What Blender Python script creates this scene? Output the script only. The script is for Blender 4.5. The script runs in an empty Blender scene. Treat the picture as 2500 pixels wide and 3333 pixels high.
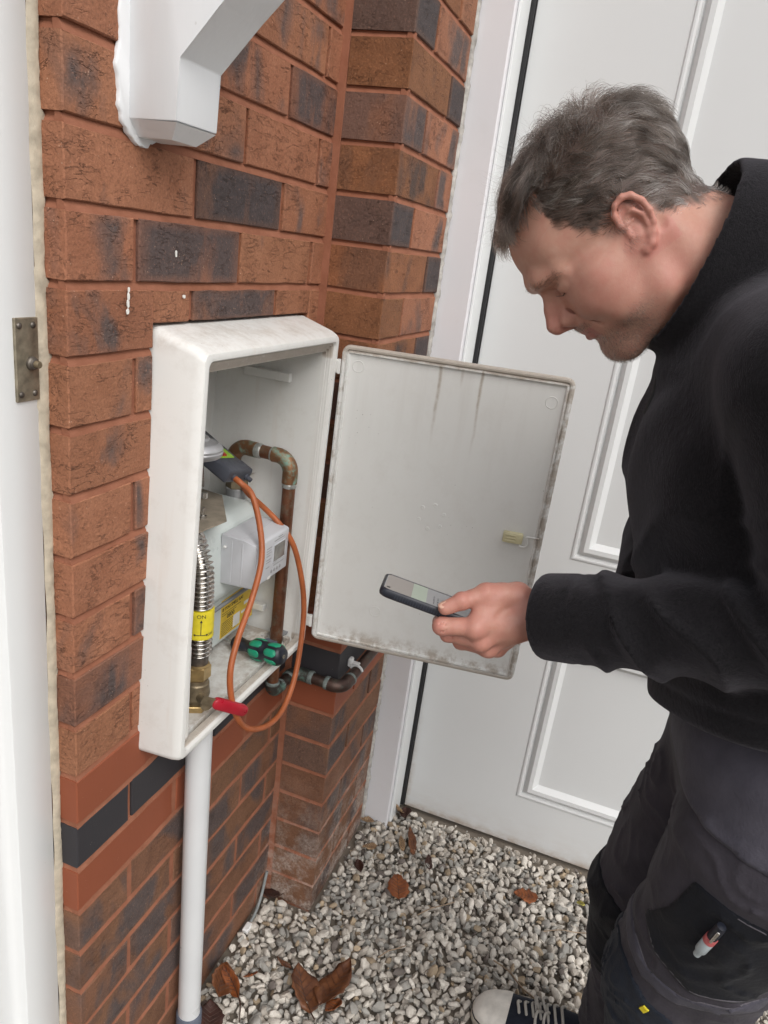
import bpy, bmesh, math, random
import numpy as np
from mathutils import Vector, Matrix
S = bpy.context.scene
COL = S.collection
PI = math.pi
random.seed(7); RNG = np.random.default_rng(11)

# ------------------------------------------------------------------ camera, sky, sun, exposure
cam = bpy.data.cameras.new('camera'); camo = bpy.data.objects.new('camera', cam); COL.objects.link(camo)
cam.sensor_fit = 'HORIZONTAL'; cam.sensor_width = 36.0; cam.lens = 35.461
cam.shift_x = 22.2/2500; cam.shift_y = 57.6/2500
cam.clip_start = 0.02; cam.clip_end = 500
Rr = ((0.3496710, -0.9289615, 0.1214936), (-0.2850057, -0.2290089, -0.9307667), (0.8924696, 0.2908358, -0.3448371))
mw = Matrix(((Rr[0][0], -Rr[1][0], -Rr[2][0], -0.630923), (Rr[0][1], -Rr[1][1], -Rr[2][1], -0.558898),
             (Rr[0][2], -Rr[1][2], -Rr[2][2], -0.159053), (0, 0, 0, 1)))
camo.matrix_world = mw
S.camera = camo
SUN_EL, SUN_AZ = math.radians(46), math.radians(224)       # azimuth measured from +Y towards +X: the light comes from -Y, a little -X
world = bpy.data.worlds.new('World'); S.world = world; world.use_nodes = True
wn = world.node_tree; wn.nodes.clear()
wo = wn.nodes.new('ShaderNodeOutputWorld'); wb = wn.nodes.new('ShaderNodeBackground'); sky = wn.nodes.new('ShaderNodeTexSky')
sky.sky_type = 'NISHITA'; sky.sun_disc = False; sky.sun_elevation = SUN_EL; sky.sun_rotation = SUN_AZ
sky.air_density = 1.0; sky.dust_density = 4.0; sky.ozone_density = 1.0
hs = wn.nodes.new('ShaderNodeHueSaturation'); hs.inputs['Saturation'].default_value = 0.22   # a grey overcast sky
wn.links.new(sky.outputs[0], hs.inputs['Color']); wn.links.new(hs.outputs[0], wb.inputs['Color'])
wb.inputs['Strength'].default_value = 0.14
wn.links.new(wb.outputs[0], wo.inputs['Surface'])
sun = bpy.data.lights.new('sun', 'SUN'); sun.energy = 0.85; sun.angle = math.radians(50); sun.color = (1.0, 0.965, 0.92)
suno = bpy.data.objects.new('sun', sun); COL.objects.link(suno)
sd = Vector((math.sin(SUN_AZ)*math.cos(SUN_EL), math.cos(SUN_AZ)*math.cos(SUN_EL), math.sin(SUN_EL)))
suno.rotation_euler = sd.to_track_quat('Z', 'Y').to_euler()
S.view_settings.view_transform = 'Standard'; S.view_settings.look = 'None'
S.view_settings.exposure = 0.36; S.view_settings.gamma = 1.0; S.view_settings.use_curve_mapping = False
S.cycles.max_bounces = 8; S.cycles.diffuse_bounces = 4; S.cycles.glossy_bounces = 3; S.cycles.transmission_bounces = 4
S.cycles.use_denoising = True

# ------------------------------------------------------------------ materials
class NT:
    def __init__(s, name):
        s.m = bpy.data.materials.new(name); s.m.use_nodes = True; s.t = s.m.node_tree
        s.b = s.t.nodes['Principled BSDF']; s._tc = None
    def n(s, k, **kw):
        x = s.t.nodes.new(k)
        for a, v in kw.items(): setattr(x, a, v)
        return x
    def inp(s, node, i, v):
        if v is None: return
        if isinstance(v, bpy.types.NodeSocket): s.t.links.new(v, node.inputs[i])
        else:
            if isinstance(v, (tuple, list)) and len(v) == 3 and node.inputs[i].type == 'RGBA': v = (*v, 1)
            node.inputs[i].default_value = v
    def obj(s):
        if not s._tc: s._tc = s.n('ShaderNodeTexCoord')
        return s._tc.outputs['Object']
    def rnd(s): return s.n('ShaderNodeObjectInfo').outputs['Random']
    def map(s, v=None, scale=(1, 1, 1), loc=(0, 0, 0), rot=(0, 0, 0)):
        x = s.n('ShaderNodeMapping'); s.inp(x, 'Vector', v or s.obj()); s.inp(x, 'Scale', scale); s.inp(x, 'Location', loc); s.inp(x, 'Rotation', rot)
        return x.outputs[0]
    def vadd(s, a, b):
        x = s.n('ShaderNodeVectorMath', operation='ADD'); s.inp(x, 0, a); s.inp(x, 1, b); return x.outputs[0]
    def noise(s, scale, detail=4, rough=.55, vec=None, dist=0.0, col=False):
        x = s.n('ShaderNodeTexNoise'); s.inp(x, 'Vector', vec or s.obj()); s.inp(x, 'Scale', scale); s.inp(x, 'Detail', detail)
        s.inp(x, 'Roughness', rough); s.inp(x, 'Distortion', dist); return x.outputs['Color' if col else 'Fac']
    def vor(s, scale, vec=None, feature='F1', out='Distance', rand=1.0):
        x = s.n('ShaderNodeTexVoronoi', feature=feature); s.inp(x, 'Vector', vec or s.obj()); s.inp(x, 'Scale', scale); s.inp(x, 'Randomness', rand)
        return x.outputs[out]
    def ramp(s, f, stops, interp='LINEAR'):
        x = s.n('ShaderNodeValToRGB'); cr = x.color_ramp; cr.interpolation = interp
        while len(cr.elements) < len(stops): cr.elements.new(.5)
        for e, (p, c) in zip(cr.elements, stops):
            e.position = p; e.color = (c, c, c, 1) if isinstance(c, (int, float)) else (*c, 1)
        s.inp(x, 0, f); return x.outputs[0]
    def mix(s, f, a, b, mode='MIX'):
        x = s.n('ShaderNodeMix', data_type='RGBA', blend_type=mode); s.inp(x, 0, f); s.inp(x, 6, a); s.inp(x, 7, b); return x.outputs[2]
    def ma(s, op, a, b=None, c=None, clamp=False):
        x = s.n('ShaderNodeMath', operation=op, use_clamp=clamp); s.inp(x, 0, a); s.inp(x, 1, b); s.inp(x, 2, c); return x.outputs[0]
    def sep(s, v=None):
        x = s.n('ShaderNodeSeparateXYZ'); s.inp(x, 0, v or s.obj()); return x.outputs
    def mr(s, v, a, b, c=0.0, d=1.0, smooth=True):
        x = s.n('ShaderNodeMapRange', interpolation_type='SMOOTHSTEP' if smooth else 'LINEAR'); s.inp(x, 0, v); s.inp(x, 1, a); s.inp(x, 2, b); s.inp(x, 3, c); s.inp(x, 4, d)
        return x.outputs[0]
    def attr(s, name, out='Fac'):
        x = s.n('ShaderNodeAttribute', attribute_name=name); return x.outputs[out]
    def bump(s, h, strength=.5, dist=.001, prev=None):
        x = s.n('ShaderNodeBump'); s.inp(x, 'Height', h); s.inp(x, 'Strength', strength); s.inp(x, 'Distance', dist); s.inp(x, 'Normal', prev)
        return x.outputs[0]
    def set(s, **kw):
        nm = dict(col='Base Color', rough='Roughness', metal='Metallic', nor='Normal', spec='Specular IOR Level', sheen='Sheen Weight', sheenr='Sheen Roughness',
                  sheent='Sheen Tint', sss='Subsurface Weight', sssr='Subsurface Radius', ssss='Subsurface Scale', coat='Coat Weight', coatr='Coat Roughness', emc='Emission Color', ems='Emission Strength')
        for k, v in kw.items(): s.inp(s.b, nm[k], v)
        return s.m
def simple(name, col, rough=.5, metal=0.0, var=.12, nscale=40, bump=.0, bscale=300, bdist=.0005, **kw):
    t = NT(name)
    f = t.noise(nscale, 5)
    lo = tuple(c*(1-var) for c in col); hi = tuple(min(1, c*(1+var)) for c in col)
    c = t.ramp(f, [(.3, lo), (.7, hi)])
    k = dict(col=c, rough=t.mr(t.noise(nscale*2.3, 3), .3, .7, max(0, rough-.07), min(1, rough+.07)), metal=metal)
    if bump: k['nor'] = t.bump(t.noise(bscale, 4), bump, bdist)
    k.update(kw)
    return t.set(**k)

def brick_mat(name, base, dark, light, patch_lo, patch_hi, crack=1.0, offs=0.0):
    """wire-cut brick: terracotta body, smoky kiln patches, torn drag marks on the face"""
    t = NT(name); r = t.rnd()
    rv = t.n('ShaderNodeCombineXYZ'); t.inp(rv, 0, t.ma('MULTIPLY', r, 37.0)); t.inp(rv, 1, t.ma('MULTIPLY', r, 91.0)); t.inp(rv, 2, t.ma('MULTIPLY', r, 53.0))
    v = t.vadd(t.obj(), rv.outputs[0])
    body = t.mix(t.ramp(t.noise(26, 5, vec=v), [(.3, 0), (.7, 1)]), base, light)
    body = t.mix(t.ma('MULTIPLY', t.ma('FRACT', t.ma('MULTIPLY', r, 7.13)), .45), body, tuple(c*.72 for c in base))
    r2 = t.ma('FRACT', t.ma('MULTIPLY', r, 17.31)); body = t.mix(t.ma('MULTIPLY', r2, .35), body, (base[0]*.80, base[1]*1.02, base[2]*.92))
    body = t.mix(t.ma('MULTIPLY', t.ramp(t.noise(6, 3, vec=v), [(.42, 0), (.62, 1)]), .35), body, tuple(c*.62 for c in base))
    # smoky patches; mostly in the middle of a face, sometimes as an upright band
    pv = t.map(v, scale=(1.0, 1.0, .55))
    pn = t.noise(9.5, 4, .55, vec=pv, dist=.5)
    thr = t.ma('FRACT', t.ma('MULTIPLY', r, 3.77))
    thr = t.mr(thr, 0, 1, patch_lo, patch_hi, smooth=False)
    pf = t.ma('MULTIPLY', t.ma('SUBTRACT', pn, thr), 9.0, clamp=True)
    g = t.n('ShaderNodeTexCoord').outputs['Generated']
    sx = t.sep(g)
    ex = t.ma('MULTIPLY', t.ma('MINIMUM', sx[0], t.ma('SUBTRACT', 1.0, sx[0])), 9.0, clamp=True)
    ez = t.ma('MULTIPLY', t.ma('MINIMUM', sx[2], t.ma('SUBTRACT', 1.0, sx[2])), 6.0, clamp=True)
    edge = t.ma('MULTIPLY', ex, ez)
    edge = t.ma('ADD', t.ma('MULTIPLY', edge, .5), .5)
    pf = t.ma('MULTIPLY', pf, edge)
    c = t.mix(t.ma('MULTIPLY', pf, .93), body, t.mix(t.noise(60, 3, vec=v), dark, tuple(x*1.9 for x in dark)))
    # torn drag marks
    n1 = t.noise(58, 4, .62, vec=t.map(v, scale=(.38, .8, 1.35)), dist=.55)
    n2 = t.noise(90, 3, .6, vec=t.map(v, scale=(.45, .8, 1.2), loc=(3, 1, 2), rot=(0, .35, 0)), dist=.4)
    cr = t.mr(t.ma('ABSOLUTE', t.ma('SUBTRACT', n1, .5)), 0.0, .016, 1.0, 0.0)
    c2_ = t.mr(t.ma('ABSOLUTE', t.ma('SUBTRACT', n2, .5)), 0.0, .018, 1.0, 0.0)
    cr = t.ma('MULTIPLY', cr, t.ramp(t.noise(24, 4, vec=v), [(.47, 0), (.60, 1)]))
    cr = t.ma('MAXIMUM', cr, t.ma('MULTIPLY', c2_, t.ramp(t.noise(30, 4, vec=t.map(v, loc=(5, 2, 7))), [(.54, 0), (.66, .8)])))
    cr = t.ma('MULTIPLY', cr, crack)
    c = t.mix(t.ma('MULTIPLY', cr, .6), c, tuple(x*.30 for x in base))  # shadow inside the torn marks, painted into the brick colour
    sp = t.vor(210, vec=v); sp = t.ma('MULTIPLY', t.mr(sp, .10, .2, 1, 0), t.ramp(t.noise(70, 2, vec=v), [(.58, 0), (.66, 1)]))
    c = t.mix(t.ma('MULTIPLY', sp, .55), c, (.62, .42, .30))
    # pale lime bloom low down near the ground
    geo = t.n('ShaderNodeNewGeometry').outputs['Position']; gz = t.sep(geo)
    low = t.mr(gz[2], -1.60, -1.18, 1.0, 0.0)
    inn = t.mr(gz[0], .5, .62, 0.0, 1.0)
    bl = t.ma('MULTIPLY', t.ma('MULTIPLY', low, inn), t.ramp(t.noise(15, 6, .7, vec=geo), [(.44, 0), (.58, 1)]))
    bl = t.ma('MULTIPLY', bl, t.ramp(t.noise(160, 4, .7, vec=geo), [(.38, .25), (.6, 1)]))
    c = t.mix(t.ma('MULTIPLY', bl, .9), c, (.50, .44, .39))
    gr = t.noise(330, 4, .7, vec=v); c = t.mix(t.ma('MULTIPLY', t.ramp(gr, [(.34, 1), (.48, 0)]), .45), c, tuple(x*.35 for x in base)); c = t.mix(t.ma('MULTIPLY', t.ramp(gr, [(.56, 0), (.72, 1)]), .35), c, tuple(min(1, x*1.75) for x in light))
    h = t.ma('ADD', t.ma('MULTIPLY', t.noise(150, 6, .72, vec=v), .9), t.ma('MULTIPLY', cr, -1.3))
    h = t.ma('ADD', h, t.ma('MULTIPLY', t.noise(34, 4, .6, vec=t.map(v, scale=(.6, .6, 1.3))), .9))
    return t.set(col=c, rough=t.ma('ADD', .74, t.ma('MULTIPLY', pf, .06)), nor=t.bump(h, .75, .0028), spec=.3)

M = {}
M['brick'] = brick_mat('rustic_brick', (.320, .128, .070), (.066, .054, .052), (.410, .178, .102), .44, .66)
M['brickd'] = brick_mat('smoky_brick', (.230, .100, .062), (.055, .046, .046), (.29, .132, .082), .30, .50, .8)
M['brickx'] = brick_mat('kiln_darkened_brick', (.175, .085, .056), (.040, .036, .038), (.23, .11, .07), .10, .34, .9)
M['brickn'] = brick_mat('russet_brick', (.230, .092, .042), (.050, .036, .031), (.335, .138, .064), .46, .74, .9)
M['brickl'] = brick_mat('plinth_brick', (.195, .090, .052), (.060, .049, .048), (.265, .128, .077), .36, .58, .5)
def smooth_brick(name, a, b, bl):
    t = NT(name); r = t.rnd()
    c = t.mix(t.noise(11, 5), a, b); c = t.mix(t.ma('MULTIPLY', r, .3), c, tuple(x*.8 for x in a))
    sp = t.mr(t.vor(150), .05, .11, 1, 0); sp = t.ma('MULTIPLY', sp, t.ramp(t.noise(45, 2), [(.6, 0), (.66, 1)]))
    c = t.mix(t.ma('MULTIPLY', sp, .6), c, bl)
    return t.set(col=c, rough=.62, nor=t.bump(t.noise(220, 5), .25, .0007), spec=.35)
M['red'] = smooth_brick('red_engineering_brick', (.275, .078, .037), (.225, .064, .031), (.55, .30, .2))
M['blue'] = smooth_brick('blue_engineering_brick', (.040, .037, .040), (.030, .029, .034), (.3, .28, .26))
def mortar():
    t = NT('terracotta_mortar')
    c = t.mix(t.ramp(t.noise(28, 6, .65), [(.3, 0), (.7, 1)]), (.240, .094, .054), (.330, .138, .084))
    z = t.sep()[2]; low = t.mr(z, -1.57, -1.15, 1, 0); x = t.mr(t.sep()[0], .53, .62, 0, 1)
    f = t.ma('MULTIPLY', t.ma('MULTIPLY', low, x), t.ramp(t.noise(30, 6, .7), [(.44, 0), (.62, 1)]))
    c = t.mix(t.ma('MULTIPLY', f, .65), c, (.5, .42, .36))
    return t.set(col=c, rough=.86, nor=t.bump(t.noise(260, 6, .7), .6, .0015), spec=.2)
M['mortar'] = mortar()
def white_paint(name, col=(.76, .77, .76), rough=.38, dirt=.15, grain=None):
    t = NT(name)
    c = t.mix(t.noise(6, 4), tuple(x*.97 for x in col), col)
    sp = t.ma('MULTIPLY', t.mr(t.vor(24, vec=t.map(scale=(1, 1, .8))), .018, .035, 1, 0), dirt*4)
    c = t.mix(t.ma('MINIMUM', sp, .7), c, (.34, .31, .28))
    d = t.ma('MULTIPLY', t.ramp(t.noise(14, 6, .65), [(.55, 0), (.8, 1)]), dirt)
    c = t.mix(d, c, (.46, .42, .37))
    h = t.noise(26, 5, .6, vec=t.map(scale=(5, 5, .6))) if grain else t.noise(90, 3)
    return t.set(col=c, rough=rough, nor=t.bump(h, .22 if grain else .08, .0012), spec=.45)
M['frame_white'] = white_paint('white_frame_paint', (.76, .775, .775), .32, .05)
M['bracket_white'] = white_paint('gloss_white_paint_on_wood', (.74, .755, .77), .32, .06, grain=True)
M['jamb_white'] = white_paint('white_jamb_paint', (.70, .695, .715), .4, .10)
def garage():
    t = NT('white_door_paint')
    c = t.mix(t.noise(4, 4), (.625, .635, .635), (.66, .67, .67))
    z = t.sep()[2]
    low = t.ma('ADD', t.mr(z, 0.0, .028, 1, 0), t.ma('MULTIPLY', t.mr(z, 0.0, .12, 1, 0), .25))
    y = t.sep()[1]
    sidep = t.ma('MULTIPLY', t.mr(y, -.02, .0, 0, 1), t.mr(z, 0, .4, 1, 0))
    f = t.ma('MULTIPLY', t.ma('MAXIMUM', low, sidep), t.ramp(t.noise(22, 6, .7, vec=t.map(scale=(1, 1, 2))), [(.32, 0), (.66, 1)]), clamp=True)
    c = t.mix(t.ma('MULTIPLY', f, .75), c, (.36, .27, .19))
    return t.set(col=c, rough=.38, nor=t.bump(t.noise(40, 3), .05, .001), spec=.4)
M['garage'] = garage()
def box_plastic(name, kind):
    """cream-white moulded plastic with its own grime: along the edges, washed-down streaks, specks"""
    t = NT(name)
    base = t.mix(t.noise(5, 4), (.69, .69, .665), (.745, .745, .725))
    X, Y, Z = t.sep()
    sp = t.ma('MULTIPLY', t.mr(t.vor(95), .04, .10, 1, 0), t.ramp(t.noise(12, 4), [(.56, 0), (.68, 1)]))
    grime = t.ma('MULTIPLY', t.ramp(t.noise(20, 6, .7), [(.5, 0), (.75, 1)]), .22)
    if kind == 'cab':
        st = t.ramp(t.noise(16, 5, .6, vec=t.map(scale=(3.2, 3.2, .25))), [(.56, 0), (.74, 1)])
        base = t.mix(t.ma('MULTIPLY', st, .16), base, (.55, .43, .33))
        top = t.ma('MULTIPLY', t.mr(Z, -.31, -.290, 0, 1), t.ramp(t.noise(30, 6, .75), [(.42, 0), (.7, 1)]))
        grime = t.ma('MAXIMUM', grime, t.ma('MULTIPLY', top, .5))
        # soiled seal channel just inside the front lip
        ch = t.ma('MULTIPLY', t.mr(Y, -.0625, -.060, 0, 1), t.mr(Y, -.046, -.043, 1, 0))
        hz = t.ma('MAXIMUM', t.mr(Z, -.34, -.33, 0, 1), t.ma('MULTIPLY', t.mr(Z, -.846, -.838, 1, 0), .9))
        hz = t.ma('MAXIMUM', hz, .12)
        ins_ = t.ma('MULTIPLY', t.mr(t.ma('SUBTRACT', X, t.ma('MULTIPLY', t.ma('ADD', Z, .30), .038)), .1600, .1612, 0, 1, smooth=False), t.mr(Z, -.3085, -.3100, 0, 1, smooth=False))
        hz = t.ma('MULTIPLY', hz, t.ma('MULTIPLY', ins_, t.mr(Z, -.8560, -.8545, 0, 1, smooth=False)))
        grime = t.ma('MAXIMUM', grime, t.ma('MULTIPLY', t.ma('MULTIPLY', ch, hz), t.ramp(t.noise(60, 5, .7, vec=t.map(scale=(1, 1, 1))), [(.25, .45), (.6, 1)])))
    if kind == 'floor':
        fl = t.ramp(t.noise(26, 7, .72), [(.38, 0), (.60, 1)])
        hole = t.n('ShaderNodeVectorMath', operation='DISTANCE'); t.inp(hole, 0, t.obj()); t.inp(hole, 1, (.49, -.02, -.85))
        near = t.ma('MAXIMUM', t.mr(hole.outputs['Value'], .04, .16, 1, .42), t.mr(Y, -.030, -.042, 0, .8))
        sp2 = t.ma('MULTIPLY', t.mr(t.vor(150, vec=t.map(scale=(1, .6, 1))), .05, .14, 1, 0), t.ramp(t.noise(20, 4), [(.42, 0), (.52, 1)]))
        grime = t.ma('MAXIMUM', t.ma('MULTIPLY', fl, near), t.ma('MULTIPLY', sp2, .9))
        base = t.mix(.0, base, base)
    if kind == 'door':
        # coordinates: object origin sits at the hinge foot; along the leaf = -Y mostly
        s = t.ma('MULTIPLY', Y, -1.012)
        def strip(c0, w, ln):
            wob = t.ma('ADD', s, t.ma('MULTIPLY', t.ma('SUBTRACT', t.noise(12, 3), .5), .010))
            a = t.mr(t.ma('ABSOLUTE', t.ma('SUBTRACT', wob, c0)), 0, w, 1, 0)
            return t.ma('MULTIPLY', a, t.mr(Z, .545-ln, .540, 0, 1))
        st = t.ma('MAXIMUM', strip(.168, .0045, .16), strip(.237, .0038, .17))
        st = t.ma('MAXIMUM', st, t.ma('MULTIPLY', strip(.205, .005, .05), .6))
        st = t.ma('MULTIPLY', st, t.ramp(t.noise(70, 5, .7), [(.25, .35), (.6, 1)]))
        wash = t.ma('MULTIPLY', t.ramp(t.noise(11, 4, vec=t.map(scale=(1, 4, .35))), [(.5, 0), (.75, 1)]), t.mr(Z, .25, .55, 0, .5))
        et = t.mr(t.ma('ADD', Z, t.ma('MULTIPLY', t.noise(55, 4), .014)), .541, .549, 0, 1)
        eb = t.ma('MULTIPLY', t.mr(Z, .004, .05, 1, 0), t.ramp(t.noise(30, 6, .7), [(.46, 0), (.64, 1)]))
        eb = t.ma('MAXIMUM', eb, t.mr(Z, .004, .011, .9, 0))
        eo = t.ma('MULTIPLY', t.mr(s, .368, .378, 0, .85), t.ramp(t.noise(38, 5, .7), [(.40, 0), (.58, 1)]))
        eh = t.ma('MULTIPLY', t.mr(s, .004, .02, .55, 0), t.ramp(t.noise(50, 5, .7), [(.5, 0), (.62, 1)]))
        grime = t.ma('MAXIMUM', t.ma('MULTIPLY', grime, .5), t.ma('MAXIMUM', t.ma('MAXIMUM', st, et), t.ma('MAXIMUM', eb, t.ma('MAXIMUM', eo, eh))))
        grime = t.ma('MAXIMUM', grime, t.ma('MULTIPLY', wash, .28))
    c = t.mix(t.ma('MINIMUM', grime, .74), base, t.mix(t.noise(90, 3), (.25, .195, .145), (.42, .35, .28)))
    c = t.mix(t.ma('MULTIPLY', sp, .75), c, (.10, .085, .07))
    return t.set(col=c, rough=t.ma('ADD', .42, t.ma('MULTIPLY', grime, .35)), nor=t.bump(t.noise(70, 4), .12, .0008), spec=.42)
M['cab'] = box_plastic('cabinet_plastic', 'cab'); M['cabfloor'] = box_plastic('cabinet_floor_plastic', 'floor'); M['cabdoor'] = box_plastic('cabinet_door_plastic', 'door')
M['seal_beige'] = simple('beige_mastic', (.46, .405, .315), .7, var=.25, nscale=60, bump=.5, bscale=120, bdist=.002)
M['seal_grey'] = simple('grey_white_mastic', (.42, .40, .37), .7, var=.35, nscale=70, bump=.7, bscale=160, bdist=.002)
M['black_rubber'] = simple('black_rubber', (.012, .012, .013), .55)
M['brass_old'] = simple('weathered_brass', (.30, .265, .20), .5, .75, var=.45, nscale=70, bump=.3, bscale=200)
M['brass_dark'] = simple('dark_tarnished_brass', (.13, .115, .10), .45, .7, var=.5, nscale=60, bump=.3, bscale=150)
M['brass'] = simple('machined_brass', (.50, .36, .17), .36, .9, var=.3, nscale=50)
M['bronze'] = simple('dull_bronze', (.23, .185, .12), .5, .65, var=.35, nscale=60, bump=.25)
M['steel'] = simple('stainless_steel', (.62, .60, .57), .22, 1.0, var=.1)
M['zinc'] = simple('dull_zinc', (.40, .40, .41), .42, .6, var=.2, nscale=30)
M['khaki'] = simple('khaki_plate_paint', (.235, .20, .155), .6, var=.3, nscale=35, bump=.2)
M['meter'] = simple('pale_meter_enamel', (.60, .655, .64), .34, var=.05, nscale=9)
M['index'] = simple('light_grey_plastic', (.56, .57, .60), .42, var=.07, nscale=14)
M['indexdark'] = simple('grey_seam_rubber', (.20, .205, .21), .5)
M['lcd'] = simple('display_glass', (.20, .195, .18), .12, var=.25, nscale=60)
M['ink'] = simple('printed_ink', (.035, .033, .03), .6)
M['inkgrey'] = simple('faded_grey_ink', (.30, .30, .31), .6)
M['inkred'] = simple('red_ink', (.55, .07, .02), .6)
M['yellow'] = simple('yellow_label', (.72, .60, .03), .45, var=.1)
M['sticker'] = simple('amber_sticker', (.68, .47, .045), .5, var=.2, nscale=20)
M['paper'] = simple('white_paper', (.75, .74, .70), .6)
M['hose'] = simple('orange_rubber_hose', (.36, .098, .030), .5, var=.2, nscale=30, bump=.08)
M['red_lever'] = simple('red_vinyl', (.36, .010, .024), .32, var=.15, nscale=25)
M['gray_case'] = simple('blue_grey_plastic', (.060, .065, .082), .45, var=.12, bump=.1, bscale=500)
M['lime'] = simple('lime_label', (.30, .52, .04), .45, var=.08)
M['redbtn'] = simple('red_button', (.42, .02, .015), .5)
M['sd_black'] = simple('black_grip', (.012, .014, .022), .38, var=.3, nscale=60)
M['sd_green'] = simple('green_grip', (.012, .27, .15), .42, var=.1)
M['pvc'] = simple('white_pvc', (.62, .635, .645), .34, var=.04, nscale=8)
M['pvcgrey'] = simple('blue_grey_fitting', (.10, .115, .15), .5)
M['clip'] = simple('white_clip_plastic', (.70, .70, .69), .45)
def copper(name, base, dark, verd):
    t = NT(name)
    c = t.mix(t.ramp(t.noise(22, 6, .65), [(.3, 0), (.7, 1)]), base, dark)
    g = t.ma('MULTIPLY', t.ramp(t.noise(48, 5, .7), [(.49, 0), (.63, 1)]), verd)
    c = t.mix(g, c, (.17, .33, .27))
    return t.set(col=c, metal=t.ma('SUBTRACT', .75, t.ma('MULTIPLY', g, .7)), rough=t.ma('ADD', .46, t.ma('MULTIPLY', g, .3)), nor=t.bump(t.noise(120, 4), .2, .0008))
M['copper'] = copper('aged_copper', (.27, .115, .060), (.12, .052, .032), .2)
M['copper_elbow'] = copper('verdigris_copper', (.33, .17, .085), (.15, .080, .045), .85)
M['copper_dark'] = copper('grimed_copper', (.115, .070, .055), (.06, .040, .036), .12)
M['copper_dv'] = copper('grimed_copper_joint', (.10, .085, .075), (.07, .075, .07), .6)
M['solder'] = simple('solder', (.42, .43, .41), .42, .65, var=.4, nscale=120, bump=.8, bscale=180, bdist=.002)
M['solder_grey'] = simple('weathered_solder', (.18, .21, .20), .6, .3, var=.4, nscale=120, bump=.6, bscale=160, bdist=.002)
M['foil'] = simple('torn_foil_tape', (.46, .43, .38), .32, .85, var=.4, nscale=160, bump=1.0, bscale=130, bdist=.004)
def leafm(name, a, b):
    t = NT(name)
    c = t.mix(t.ramp(t.noise(45, 5), [(.35, 0), (.65, 1)]), a, b)
    return t.set(col=c, rough=.5, nor=t.bump(t.noise(110, 5), .5, .0015), spec=.4)
M['leaf'] = leafm('dead_leaf', (.165, .062, .024), (.085, .030, .013)); M['leafo'] = leafm('orange_leaf', (.27, .082, .022), (.15, .043, .014))
M['leafd'] = leafm('dark_leaf', (.055, .020, .014), (.032, .013, .010)); M['leafp'] = leafm('pale_leaf', (.36, .245, .14), (.23, .14, .075))
M['vein'] = simple('leaf_vein', (.055, .022, .012), .6)
M['twig'] = simple('dry_twig', (.26, .19, .13), .7, var=.3)

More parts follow.
